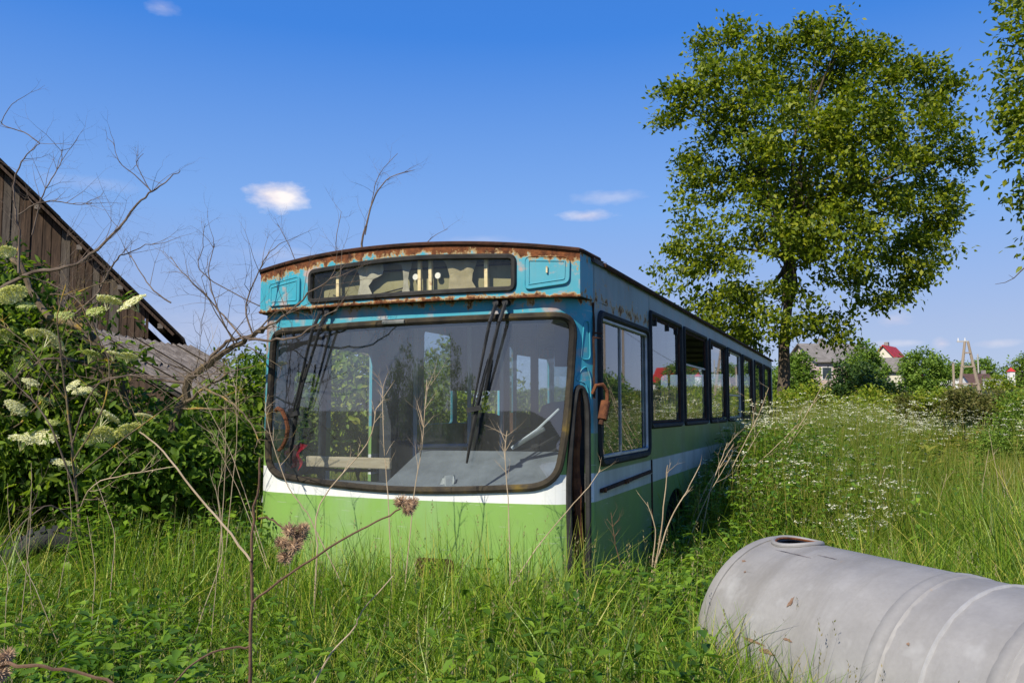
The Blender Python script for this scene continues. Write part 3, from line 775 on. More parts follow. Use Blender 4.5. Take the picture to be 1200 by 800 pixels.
# ---- mirror arms, hinges, tow flap, rail
MB().tube([body(-.93, 1.545, .05), body(-.86, 1.56, .10), body(-.79, 1.545, .13), body(-.755, 1.49, .13), body(-.745, 1.43, .12), body(-.765, 1.36, .11), body(-.81, 1.30, .10), body(-.855, 1.275, .09)], [.012, .014, .015, .015, .015, .014, .013, .010], 7).build('mirror_arm', MAT['rust'], bus, True)['label'] = 'bent rusty mirror arm over the left of the windscreen'
ma = MB().tube([body(1.345, 1.65, .01), body(1.35, 1.70, .035), body(1.375, 1.705, .06), body(1.405, 1.665, .075), body(1.405, 1.61, .075), body(1.385, 1.57, .07)], [.012, .013, .013, .012, .012, .012], 7).build('mirror_bracket', MAT['rust'], bus, True)
MB().tube([body(1.388, 1.60, .07), body(1.362, 1.49, .065)], .030, 10).build('bracket_sleeve', MAT['rust'], ma, True)
MB().tube([body(1.362, 1.495, .065), body(1.355, 1.46, .062)], .016, 8).build('bracket_stub', MAT['darkrust'], ma, True)
for z in (2.03, 2.00): MB().tube([body(1.36, z, .0), body(1.40, z - .003, .045)], .006, 6).build('hinge_pin', MAT['darkrust'], bus)
MB().tube([body(1.368, z, .004 + .003 * math.sin(z * 31)) for z in np.linspace(1.62, 2.22, 12)], .008, 5).build('pillar_seam', MAT['darkrust'], bus)
tr_ = MB().bar(body(ys(.43), 1.045, .012), body(ys(1.80), 1.075, .012), .020, .022).build('trim_rail', MAT['darkrust'], bus)
MB().bar(body(ys(.43), 1.030, .012), body(ys(1.80), 1.059, .012), .012, .006).build('rail_strip', MAT['alu'], tr_)
for y in (.47, .98, 1.03): MB().disc(body(ys(y), 1.046 + (y - .43) * .022, .024), (1, 0, 0), .016, .02, 8).build('rail_clip', MAT['rust'], tr_)
MB().tube([body(ys(1.84), z, .004) for z in np.linspace(.2, 1.16, 8)], .009, 5).build('panel_seam', MAT['darkrust'], bus)
panel('tow_flap', rrect(.19, .44, .52, .635, .03), [], body, MAT['darkrust'], bus, .06, .01, .012)
panel('body_fold', [(-1.3, .40), (1.12, .40), (1.12, .415), (-1.3, .415)], [], body, MAT['paint'], bus, .2, .01, .008)

# ---- side windows (each: frame, pane; some with sliders or missing glass)
def side_window(outline, kind, y0, y1, z0, z1):
    f_ = gasket('window_frame', shrink(outline, .010), body, .021 if kind != 'cab' else .026, MAT['rubber'], bus, .004, .09)
    if kind == 'cab':
        gasket('inner_frame', shrink(outline, .045), body, .014, MAT['alu'], f_, -.002, .09)
        MB().bar(body(ys(.97), z0 + .05, -.004), body(ys(.97), z1 - .05, -.004), .007, .01).build('slider_bar', MAT['alu'], f_)
        panel('pane', shrink(outline, .045), [], body, MAT['sglass'], f_, .4, 0, -.010)
        return
    gasket('rusty_rebate', shrink(outline, .042), body, .013, MAT['darkrust'] if kind != 'alu' else MAT['alu'], f_, -.010, .12)
    if kind == 'half':
        MB().bar(body(ys(y0 + .03), 1.985, -.012), body(ys(y1 - .03), 1.985, -.012), .02, .018).build('sash_bar', MAT['alu'], f_)
        panel('pane', [(ys(y0 + .03), z0 + .03), (ys(y1 - .03), z0 + .03), (ys(y1 - .03), 1.98), (ys(y0 + .03), 1.98)], [], body, MAT['sglass'], f_, .5, 0, -.012)
        return
    panel('pane', shrink(outline, .04), [], body, MAT['sglass'], f_, .5, 0, -.012)
    if kind == 'alu':
        MB().bar(body(ys(y0 + .05), 1.74, -.006), body(ys(y1 - .05), 1.74, -.006), .022, .02).build('sash_bar', MAT['alu'], f_)
    for yc in (y0 + .25, (y0 + y1) / 2 + .1, y1 - .15)[:3 if kind == 'clips' else 1]:
        MB().bar(body(ys(yc), z1 - .03, -.005), body(ys(yc), z1 - .10, -.005), .035, .02).build('glazing_clip', MAT['rubber'], f_)


side_window(W1, 'cab', .42, 1.76, 1.205, 2.175)
for i, ((a, b), ol, kd) in enumerate(zip(WIN, WH, ['clips', 'half', 'plain', 'alu', 'plain', 'clips', 'plain'])): side_window(ol, kd, a, b, 1.41, 2.335)
for i in range(len(WIN) - 1):                                    # bare posts between the windows
    a = WIN[i][1]; b = WIN[i + 1][0]
    panel('window_post', [(ys(a + .022), 1.44), (ys(b - .022), 1.44), (ys(b - .022), 2.31), (ys(a + .022), 2.31)], [], body, MAT['darkrust'] if i in (1, 3) else MAT['steel'], bus, .3, .02, .006)

# ---- wheels
for x, sx in ((1.0, 1), (-1.0, -1)):
    for y in (2.78, 8.9):
        t_ = MB(); prof = [(.24, -.13), (.40, -.14), (.475, -.11), (.49, 0), (.475, .11), (.40, .14), (.24, .13)]
        n = 24; vs = [(x + w_, y + r_ * math.cos(2 * math.pi * j / n), .33 + r_ * math.sin(2 * math.pi * j / n)) for j in range(n) for r_, w_ in prof]
        k = len(prof); fs = [(j * k + i, j * k + i + 1, ((j + 1) % n) * k + i + 1, ((j + 1) % n) * k + i) for j in range(n) for i in range(k - 1)]
        wh = t_.add(vs, fs).build('wheel', MAT['tyre'], bus, True)
        MB().disc((x + sx * .06, y, .33), (1, 0, 0), .245, .06, 20).build('rim', MAT['rust'], wh)
        MB().disc((x + sx * .11, y, .33), (1, 0, 0), .09, .08, 12).build('hub', MAT['darkrust'], wh)

# ---- cab and saloon
p = lambda px, py, yl: tuple(loc_y(px, py, yl))
MB().hexa([(-.14, .10, .9), (1.02, .16, .9), (1.10, .62, .9), (-.14, .62, .9), (-.14, .12, 1.06), (1.02, .18, 1.07), (1.06, .56, 1.285), (-.10, .56, 1.275)]).build('dashboard', MAT['dash'], bus, bevel=.02)
MB().hexa([(-1.15, .16, .9), (-.16, .10, .9), (-.16, .40, .9), (-1.15, .40, .9), (-1.13, .18, 1.05), (-.16, .11, 1.035), (-.16, .40, 1.05), (-1.13, .40, 1.06)]).build('dash_shelf', MAT['dash'], bus)
a = Vector(p(360, 540, .30)); b = Vector(p(458, 543, .26))
MB().bar(a, b, .03, .075).build('pale_board', MAT['board'], bus, bevel=.008)
MB().tube([p(*q, .36) for q in ((380, 549), (400, 551), (440, 551))], .012, 6).build('cable', MAT['rubber'], bus)
rc = panel('red_cloth', [(0, 0), (.05, .02), (.09, -.02), (.13, .06), (.11, .12), (.15, .17), (.10, .185), (.05, .165), (.0, .17), (-.03, .12), (.01, .06)], [], lambda s, z, o=0: (-1.02 + s, .30 + .03 * math.sin(s * 40) + .02 * math.sin(z * 50), 1.13 + z), MAT['red'], bus, .02, .004, seg=.02)
pb = panel('crumpled_paper', [(0, 0), (.07, -.01), (.10, .03), (.085, .075), (.05, .06), (.01, .035)], [], lambda s, z, o=0: (.27 + s, .17 + .02 * math.sin(s * 90) + o, 1.07 + z + .01 * math.sin(s * 60)), MAT['paper'], bus, .015, .02, seg=.02)
MB().tube([p(600, 525, .35), p(630, 503, .36), p(655, 479, .37)], [.012, .009, .007], 6).build('loose_strut', MAT['white'], bus)
MB().tube([p(603, 523, .34), p(638, 502, .35)], .014, 6).build('strut_sleeve', MAT['alu'], bus)
cw = Vector((.70, .72, 1.33)); ax = Vector((0, -.45, .9)).normalized(); u = ax.orthogonal().normalized(); v_ = ax.cross(u)
sw = MB().tube([cw + (u * math.cos(t) + v_ * math.sin(t)) * .22 for t in np.linspace(0, 2 * math.pi, 25)[:-1]], .013, 7, True).build('steering_wheel', MAT['seatm'], bus, True)
MB().tube([cw - ax * .02 + u * .21, cw - ax * .05, cw - ax * .02 - u * .21], .011, 6).tube([cw - ax * .03, cw - ax * .5], .03, 8).build('steering_column', MAT['seatm'], sw)


def seat(x, y, m, name='passenger_seat', back=.62, w=.42):
    s = MB().box(x - w / 2, x + w / 2, y - .2, y + .22, .82, .92)
    vs = []
    for yo in (.20, .27):
        for t in np.linspace(0, 1, 6):
            for sx in (-1, -.6, 0, .6, 1):
                wd = w / 2 * (1 if t < .7 else 1 - (t - .7) * .5); vs.append((x + sx * wd, y + yo + .08 * t + .02 * abs(sx), .9 + back * t - (.04 * abs(sx) ** 3 if t == 1 else 0)))
    fs = []
    for k in range(2):
        for i in range(5):
            for j in range(4):
                a = k * 30 + i * 5 + j; q = (a, a + 1, a + 6, a + 5); fs.append(q if k == 0 else q[::-1])
    for i in range(5):
        for j in (0, 4): a = i * 5 + j; fs.append((a, a + 5, a + 35, a + 30))
    for j in range(4): a = 25 + j; fs.append((a, a + 1, a + 31, a + 30))
    s.add(vs, fs); s.box(x - .03, x + .03, y - .05, y + .05, .46, .82)
    return s.build(name, m, bus, True)


seat(.62, 1.35, MAT['seatm'], 'driver_seat', .72, .5)
for i, y in enumerate(np.arange(3.3, 11.0, .95)):
    for x in (.62, 1.02, -1.0): seat(x, y, MAT['seatb'] if (i + int(x * 5)) % 4 == 0 else MAT['seatm'])
# partition behind the driver and door pillar
pw = Wrap([(.02, 1.78), (1.18, 1.78)], 0)
pt_ = panel('cab_partition', [(0, .46), (1.16, .46), (1.16, 2.43), (0, 2.43)], [rrect(.04, .24, 1.35, 2.30, .03), rrect(.30, .62, 1.45, 2.28, .03)], pw, MAT['partition'], bus, .3, .03)
for a, b in ((.035, .245), (.295, .625)): panel('partition_pane', rrect(a, b, 1.34, 2.31, .03), [], pw, MAT['sglass'], pt_, .5, 0, -.02)
MB().box(.50, 1.15, 1.70, 1.76, 1.9, 2.42).build('cab_curtain_box', MAT['partition'], bus)
MB().box(-1.2, -.86, 1.80, 1.84, .46, 2.0).build('door_screen', MAT['partition'], bus)
MB().box(-.62, -.12, 2.05, 2.10, 1.72, 2.44).build('ceiling_cabinet', MAT['partition'], bus)
for x, y in ((-.64, 1.45), (-.30, 1.78), (.0, 1.78), (-.55, 3.4), (.40, 3.4), (-.5, 6.6), (.4, 6.6)):
    MB().tube([(x, y, .46), (x, y, 2.47)], .018, 8).build('hand_pole', MAT['pole'], bus)
MB().tube([(-.64, 1.45, 1.25), (-.30, 1.78, 1.25)], .016, 8).build('hand_rail', MAT['pole'], bus)
MB().box(-1.18, 1.18, .42, .60, 2.13, 2.46).build('header_trim', MAT['inner'], bus)

# ------------------------------------------------------------------ the tank
TA = Vector((.375, -.927, 0)).normalized(); TR, TL = .50, 3.3
tank = empty('storage_tank', (1.385, 4.42, .385), math.atan2(TA.y, TA.x))
tag(tank, 'pale grey cylindrical metal tank lying on its side in the grass', 'tank')
def cyl(s, z, off=0.0):                       # s along the tank, z = arc length round it (0 at the top)
    a = z / TR; return (s, math.sin(a) * (TR + off), math.cos(a) * (TR + off))
hole = [(.155 + .118 * math.cos(t), .0 + .118 * math.sin(t)) for t in np.linspace(0, 2 * math.pi, 25)[:-1]]
cir = math.pi * TR
panel('shell', [(.02, -cir), (TL, -cir), (TL, cir), (.02, cir)], [hole], cyl, MAT['tank'], tank, .11, .008, seg=.11)
rim = MB().tube([cyl(s, z, .006) for s, z in hole], .012, 8, True).build('manhole_rim', MAT['tank'], tank, True)
MB().tube([cyl(.155 + .106 * math.cos(t), .106 * math.sin(t), .004) for t in np.linspace(0, 6.283, 25)[:-1]], .006, 6, True).build('rusty_lip', MAT['rust'], rim, True)
def ring(name, prof, m, n=64):
    k = len(prof); vs = [(s, math.sin(2 * math.pi * j / n) * (TR + o), math.cos(2 * math.pi * j / n) * (TR + o)) for j in range(n) for s, o in prof]
    return MB().add(vs, [(j * k + i, ((j + 1) % n) * k + i, ((j + 1) % n) * k + i + 1, j * k + i + 1) for j in range(n) for i in range(k - 1)]).build(name, m, tank, True)
ring('end_flange', [(.045, -.01), (.045, .006), (.02, .012), (-.005, .008), (-.012, -.004), (.0, -.02), (.03, -.06), (.05, -.3), (.06, -TR)], MAT['tank'])
ring('near_end', [(TL, -.01), (TL, .008), (TL + .02, .004), (TL + .08, -.15), (TL + .1, -TR)], MAT['tank'])
ring('raised_band', [(1.03, -.004), (1.045, .005), (1.065, .007), (1.085, .005), (1.10, .002), (1.115, .005), (1.13, -.004)], MAT['tank'])
ring('weld_seam', [(1.292, -.004), (1.297, .006), (1.305, .007), (1.311, -.004)], MAT['weld'])
ring('raised_band', [(1.53, -.004), (1.55, .006), (1.575, .008), (1.59, .003), (1.61, .006), (1.63, -.004)], MAT['tank'])
ring('weld_seam', [(1.595, -.004), (1.599, .009), (1.604, -.004)], MAT['weld'])
for k, (s, z, w_, h_) in enumerate([(.09, -.30, .03, .012), (.16, -.36, .012, .01), (.55, -.44, .02, .05), (.62, -.60, .05, .012), (1.20, -.46, .012, .012), (1.42, -.62, .05, .022), (1.60, -.55, .012, .03), (.40, -.66, .16, .012), (.50, -.68, .10, .02), (.30, -.16, .22, .004), (.50, -.12, .12, .004)]):
    ol = [(s + w_ / 2 * math.cos(t) * (1 + .4 * math.sin(3 * t + k)), z + h_ / 2 * math.sin(t) * (1 + .4 * math.cos(4 * t + k))) for t in np.linspace(0, 6.283, 13)[:-1]]
    panel('rust_mark', ol, [], cyl, MAT['tankmark'] if h_ > .006 else MAT['blackm'], tank, .05, 0, .0015, seg=.05)

# ------------------------------------------------------------------ timber barn and low shed on the left
BROT = R(20)
barn = empty('timber_barn', (-7.35 - 6.9 * math.cos(BROT), 17.5 - 6.9 * math.sin(BROT), 0), BROT)
tag(barn, 'dark weathered plank barn with a steep gable at far left', 'barn')
BHW, BEZ, BRZ = 6.9, 3.32, 10.15                         # half width at eave, eave height, ridge height
slope = (BRZ - BEZ) / BHW
x = -6.3; i = 0
while x < 6.55:
    wd = random.uniform(.13, .22); h0 = 3.06; xr = min(x + wd, 6.6)
    zt = lambda q: BRZ - abs(q) * slope - .06
    if zt(max(abs(x), abs(xr))) > h0 + .05:
        o = random.uniform(-.018, .018); lo = h0 + random.uniform(-.02, .03)
        vs = [(x + .007, o, lo), (xr - .007, o + random.uniform(-.008, .008), lo), (xr - .007, o + .028, lo), (x + .007, o + .028, lo)]
        vs += [(v[0], v[1], zt(v[0])) for v in vs]
        MB().hexa(vs).build('plank', MAT['plank'] if random.random() < .68 else MAT['plankg'], barn)
    x = xr; i += 1
MB().box(-6.4, 6.42, .05, .10, .0, 3.02).build('lower_wall', MAT['plank'], barn)
for y in (.07, 9.4):  # near sheet added to keep the plank gaps dark, far one closes the rear gable
    MB().add([(-6.4, y, 3), (6.42, y, 3), (6.42, y, BRZ - 6.42 * slope - .12), (0, y, BRZ - .14), (-6.4, y, BRZ - 6.4 * slope - .12)], [(0, 1, 2, 3, 4)]).build('gap_backing', MAT['plank'], barn)
MB().box(-6.45, 6.45, -.10, .04, 2.93, 3.05).build('sill_beam', MAT['beam'], barn, bevel=.01)
for sx in (-1, 1):
    # roof slope as corrugated sheets, rafters and verge board
    for j in range(8):
        for r_ in range(3):
            vs = []; fs = []; n = 17
            for a, t in ((0, r_ / 3), (1, (r_ + 1) / 3 + .02)):
                for q in range(n):
                    y = -.42 + 1.25 * j + 1.27 * q / (n - 1); xx = (BHW + .28) * t
                    vs.append((sx * xx, y, BRZ + .10 - slope * xx + .02 * math.cos(q * 3.14159 / 2) + (0.03 - r_ * .012) + .006 * math.sin(j)))
            for q in range(n - 1): fs.append((q, q + 1, n + q + 1, n + q) if sx < 0 else (q + 1, q, n + q, n + q + 1))
            m2 = MB().add(vs, fs); m2.add([(v[0], v[1], v[2] - .012) for v in vs], [f[::-1] for f in fs])
            m2.build('roof_sheet', MAT['sheetd'], barn)
    MB().bar((sx * .02, -.28, BRZ - .02), (sx * (BHW + .2), -.28, BRZ - .02 - slope * (BHW + .2) + .0), .05, .17, (0, 1, 0)).build('verge_board', MAT['plank'], barn)
    for t in np.arange(.6, 7.0, .78):
        MB().box(sx * t - .05, sx * t + .05, -.36, .9, BRZ - .10 - slope * t - .05, BRZ - .10 - slope * t + .05).build('purlin', MAT['beam'], barn)
    MB().box(sx * 6.4, sx * 6.46, .1, 9.5, 0, 3.1).build('side_wall', MAT['plank'], barn)

shed = empty('lean_to_shed', (-6.7, 14.6, 0))
tag(shed, 'low sagging shed with corrugated cement roof below the barn gable', 'shed')
SY0, SY1 = -2.5, 2.6
for sx in (1, -1):
    for j in range(6):
        for r_ in range(2):
            vs = []; fs = []; n = 25; x0, x1 = (.0, .98) if r_ == 0 else (.93, 1.92)
            sag = random.uniform(-.03, .03); sk = random.uniform(-.03, .03); cut = random.uniform(-.08, .06)
            m_k = 5
            for a in range(m_k):
                for q in range(n):
                    y = SY0 + .86 * j + .89 * q / (n - 1) + sk; t = a / (m_k - 1); xx = x0 + (x1 - x0 + (cut if r_ else 0)) * t
                    vs.append((sx * xx, y, 2.80 - .55 * xx + .055 * math.cos(q * 2 * math.pi / 8) + .035 * (1 - r_) + sag * t - .05 * math.sin((y - SY0) / 5.1 * math.pi) + .012 * (j % 2)))
            for a in range(m_k - 1):
                for q in range(n - 1):
                    c = a * n + q; f = (c, c + n, c + n + 1, c + 1); fs.append(f if sx > 0 else f[::-1])
            m2 = MB().add(vs, fs); m2.add([(v[0], v[1], v[2] - .012) for v in vs], [f[::-1] for f in fs]); m2.build('roof_sheet', MAT['sheet'], shed)
for sx in (1, -1):
    for y in np.arange(SY0 + .1, SY1, .23):
        MB().box(sx * 1.62 - .02, sx * 1.62 + .02, y, y + .215, 0, 1.82).build('wall_board', MAT['plank'], shed)
for y in (SY0 + .1, SY1 - .1):
    MB().hexa([(-1.6, y, 0), (1.6, y, 0), (1.6, y + .05, 0), (-1.6, y + .05, 0), (-1.6, y, 1.8), (1.6, y, 1.8), (1.6, y + .05, 1.8), (-1.6, y + .05, 1.8)]).build('end_wall', MAT['plank'], shed)
    MB().add([(-1.6, y, 1.8), (1.6, y, 1.8), (0, y, 2.66), (-1.6, y + .05, 1.8), (1.6, y + .05, 1.8), (0, y + .05, 2.66)], [(0, 1, 2), (5, 4, 3), (0, 3, 4, 1), (1, 4, 5, 2), (2, 5, 3, 0)]).build('end_gable', MAT['plank'], shed)

# ------------------------------------------------------------------ trees and shrubs
def grow(mb, p, d, length, r, depth, rnd, wig=.25, kids=(2, 4), shrink_=.62, up=.05, n=5, angle=(30, 65)):
    """a wandering branch with side shoots"""
    p = Vector(p); d = Vector(d).normalized(); k = max(4, int(length / .12) if length < 1.5 else 8); pts = [p.copy()]; rr = [r]
    q = p.copy(); dd = d.copy(); nodes = []
    for i in range(k):
        dd = (dd + Vector((rnd.gauss(0, wig), rnd.gauss(0, wig), rnd.gauss(0, wig) + up)) * .45).normalized()
        q = q + dd * (length / k); pts.append(q.copy()); rr.append(r * (1 - .75 * (i + 1) / k)); nodes.append((q.copy(), dd.copy(), rr[-1]))
    mb.tube(pts, rr, n)
    if depth > 0:
        for _ in range(rnd.randint(*kids)):
            i = rnd.randint(max(0, k // 4), k - 1); q, dd, r2 = nodes[i]
            a = R(rnd.uniform(*angle)); axis = dd.orthogonal().normalized(); axis.rotate(Matrix.Rotation(rnd.uniform(0, 6.283), 3, dd))
            nd_ = dd.copy(); nd_.rotate(Matrix.Rotation(a, 3, axis))
            grow(mb, q, nd_, length * shrink_ * rnd.uniform(.6, 1.1), max(r2 * .7, r * .3), depth - 1, rnd, wig, kids, shrink_, up, max(4, n - 1), angle)


def limbs_to(mb, base, r0, tips, rnd, fork=.35, n=9):
    """trunk from base, limbs reaching the given tip points"""
    base = Vector(base); t0, rr0 = tips[0]; t0 = Vector(t0); zt = max(t_[0].z for t_ in tips)
    bend = base.lerp(t0, .5) + Vector((rnd.gauss(0, .04), rnd.gauss(0, .04), .08)) * (t0 - base).length; bend.x = base.x + (t0.x - base.x) * .3
    stemp = lambda s: base * (1 - s) ** 2 + bend * 2 * s * (1 - s) + t0 * s * s
    root = base
    for k_, (t, rr) in enumerate(tips):
        t = Vector(t)
        if k_ == 0: base = root; rr = r0
        else:
            f_ = min(.8, max(.16, (t.z - root.z) / max(.1, zt - root.z) * .75 - .14)); base = stemp(f_)
        a = base.lerp(t, .45); a.z = base.z + (t.z - base.z) * .62; a.x = base.x + (t.x - base.x) * (fork if k_ else .3); a.y = base.y + (t.y - base.y) * fork
        if k_ == 0: a = bend
        pts = []; rad = []
        for i in range(10):
            s = i / 9; q = base * (1 - s) ** 2 + a * 2 * s * (1 - s) + t * s * s
            q += Vector((rnd.gauss(0, .07), rnd.gauss(0, .07), 0)) * (t - base).length * .05
            pts.append(q); rad.append(rr * (1 - .85 * s))
        mb.tube(pts, rad, n)
        for s in (.45, .6, .75, .88):
            q = pts[int(s * 9)]; d = (t - base).normalized() + Vector((rnd.gauss(0, .7), rnd.gauss(0, .7), rnd.gauss(.1, .4)))
            grow(mb, q, d, (t - base).length * .28, rad[int(s * 9)] * .6, 1, rnd, .2, (1, 3), .6, .05, 5)


def pl(px, py, rp, d, dy=0, sy=1.0, sz=1.0):
    """crown lobe centred at a photo pixel, radius in pixels, at distance d"""
    c = at(px, py, d + dy); r = rp * (d + dy) / FPX; return (c, (r, r * sy, r * sz))


def tree(name, label, cat, base, trunk_r, lobes, ncl, per, rad, L, m, group=None, trunk=True, bark='bark', tips=None, seed=1, hexa=True, aspect=.5, shell=.5, flat=.7, fork=.35, hang=.2, up=.55):
    rnd = random.Random(seed); base = Vector(base); t = empty(name, base); tag(t, label, cat, group)
    v, q, cc = crown(lobes, ncl, per, rad, L, aspect, hexa, shell, flat, up, hang)
    v = v - np.array(base); o = link('crown', quads_mesh('crown', v, q), MAT[m], t)
    if trunk:
        mb = MB()
        if tips is None:
            tips = [(c - Vector(base), trunk_r * (.9 if i == 0 else .45)) for i, (c, r) in enumerate(lobes[:9])]
        limbs_to(mb, (0, 0, -.15), trunk_r, tips, rnd, fork)
        mb.build('trunk', MAT[bark], t, True)
    return t


def gpt(px, d):
    p_ = at(px, 480, d); return Vector((p_.x, p_.y, float(terrain(p_.x, p_.y))))


# big walnut behind the bus
wl = [pl(945, 190, 70, 31), pl(858, 108, 50, 31, -1), pl(940, 85, 46, 31, 1), pl(1022, 98, 48, 31), pl(1084, 160, 42, 31, -.5), pl(1085, 238, 38, 31, .5), pl(1066, 300, 30, 31, -1),
      pl(845, 195, 46, 31, .5), pl(822, 285, 36, 31), pl(890, 275, 50, 31, -2), pl(985, 285, 50, 31, -2), pl(850, 365, 40, 31), pl(915, 365, 38, 31, -1.5), pl(1015, 195, 55, 31, -2.5), pl(1022, 345, 26, 31, -1),
      pl(795, 118, 24, 31), pl(778, 140, 12, 31), pl(895, 48, 26, 31), pl(985, 45, 28, 31, -1), pl(1110, 108, 20, 31), pl(1132, 180, 18, 31), pl(792, 322, 22, 31), pl(800, 240, 20, 31), pl(1048, 58, 22, 31), pl(965, 375, 24, 31, -1), pl(832, 60, 18, 31),
      pl(985, 392, 14, 31, -1), pl(1062, 338, 14, 31, -1), pl(880, 410, 26, 31, 1), pl(1118, 262, 16, 31), pl(860, 40, 14, 31), pl(940, 35, 16, 31), pl(1085, 85, 18, 31), pl(785, 355, 14, 31), pl(1005, 140, 40, 31, -3), pl(900, 150, 42, 31, -3), pl(1100, 300, 16, 31)]
tw = gpt(914, 31.0)
tips = [(wl[i][0] - tw, .27 if i == 0 else .10) for i in (0, 1, 2, 3, 4, 5, 7, 8, 9, 10, 11, 12, 13, 15, 18, 20)]
tree('walnut_tree', 'tall broad green walnut tree standing behind the bus', 'tree', tw, .28, wl, 900, 74, .30, .215, 'walnut', tips=tips, seed=3, hexa=False, aspect=.52, shell=.45, flat=.55, fork=.22)

# tree leaning in at the right edge
rt = [pl(1262, 40, 96, 17), pl(1258, 130, 84, 17, -.5), pl(1238, 180, 66, 17), pl(1262, 258, 62, 17), pl(1300, 90, 120, 17, 1.5), pl(1340, 200, 130, 17, 1), pl(1330, -80, 150, 17, 0), pl(1400, 60, 160, 17, 1), pl(1216, 150, 34, 17), pl(1215, 268, 26, 17), pl(1198, 85, 26, 17), pl(1460, 180, 140, 17, 0), pl(1218, 20, 30, 17)]
tb = gpt(1400, 17.6)
rte = tree('walnut_tree', 'leafy tree reaching into view at the top right edge', 'tree', tb, .26, rt, 850, 42, .24, .17, 'walnut', tips=[(c - tb, .20 if i == 5 else .09) for i, (c, r) in enumerate(rt[:8])], seed=5, hexa=True, aspect=.45, shell=.3)
mb = MB(); g0 = at(1210, 305, 17) - tb
mb.tube([g0, at(1196, 318, 17) - tb, at(1188, 326, 17) - tb, at(1178, 331, 17) - tb, at(1166, 333, 17) - tb], [.018, .012, .009, .007, .004], 5)
mb.tube([at(1188, 326, 17) - tb, at(1182, 322, 17) - tb], [.006, .003], 4); mb.tube([at(1300, 260, 17.3) - tb, g0], [.04, .018], 5)
mb.build('bare_twig', MAT['bark'], rte)

# elder in flower at far left
el_l = [pl(-5, 345, 44, 6.6), pl(38, 405, 44, 6.5), pl(15, 475, 66, 6.3), pl(80, 455, 40, 6.3), pl(55, 535, 52, 6.1), pl(125, 366, 16, 6.3), pl(-60, 420, 90, 6.7), pl(110, 500, 32, 6.2), pl(-90, 340, 60, 7), pl(75, 400, 20, 6.4), pl(-30, 540, 70, 6.2), pl(140, 425, 14, 6.2)]
eb = gpt(40, 6.5)
elder = tree('elder_bush', 'leafy elder bush with cream flower heads at far left', 'bush', eb, .05, el_l, 560, 36, .095, .09, 'elder', bark='lichen', tips=[(c - eb, .022) for c, r in el_l[:9]], seed=9, aspect=.40, shell=.25, flat=.8)


def umbel_mesh(name, rad, n, seed, dome=.22):
    g = np.random.default_rng(seed); th = g.uniform(0, 2 * np.pi, n); rr = np.sqrt(g.random(n)) * rad
    rays = g.integers(0, 9, n); th2 = rays * 2 * np.pi / 9 + g.normal(0, .28, n); th = np.where(g.random(n) < .4, th2, th)
    P = np.stack([np.cos(th) * rr, np.sin(th) * rr, dome * rad * (1 - (rr / rad) ** 2) + g.normal(0, .006, n)], 1)
    Nn = unit(np.stack([np.cos(th) * .5, np.sin(th) * .5, np.ones(n)], 1) + g.normal(0, .35, (n, 3))); a = g.uniform(0, 6.28, n)
    D = np.stack([np.cos(a), np.sin(a), np.zeros(n)], 1); L = g.uniform(.012, .024, n)
    v, q = leafquads(P, D, Nn, L, L * 1.0, False)
    # stalks below
    m = MB()
    for k in range(7):
        t = k * .9; m.tube([(0, 0, -.10), (math.cos(t) * rad * .55, math.sin(t) * rad * .55, dome * rad * .6)], .0025, 3)
    V2 = np.array(m.v); Q2 = np.array([f for f in m.f if len(f) == 4])
    v, q = join([(v, q), (V2, Q2)])
    return quads_mesh(name, v, q)


UM = [umbel_mesh('flower_head', r, n, s) for r, n, s in ((.10, 620, 1), (.13, 950, 2), (.085, 460, 3))]
for u_ in UM[:2]: u_.materials.append(MAT['floret'])
UM[2].materials.append(MAT['floretg'])
for k, (px, py) in enumerate([(128, 352), (155, 355), (112, 365), (8, 295), (14, 345), (30, 358), (40, 390), (62, 398), (6, 392), (135, 415), (150, 418), (108, 415), (85, 452), (97, 458), (110, 462), (36, 448), (20, 478), (55, 470), (72, 542), (88, 548), (30, 425), (126, 488), (170, 488), (62, 495), (150, 505), (48, 512), (5, 440), (28, 515), (118, 512), (75, 370)]):
    p_ = at(px, py, 5.72 + random.uniform(-.15, .15)) - eb
    o = bpy.data.objects.new('flower_head', UM[0 if k % 3 == 0 else (1 if k % 3 == 1 else 2)]); COL.objects.link(o); o.parent = elder
    o.location = p_; s = random.uniform(.5, .85); o.scale = (s, s, s)
    o.rotation_euler = (random.uniform(.15, .75), random.uniform(-.5, .25), random.uniform(0, 6.28))

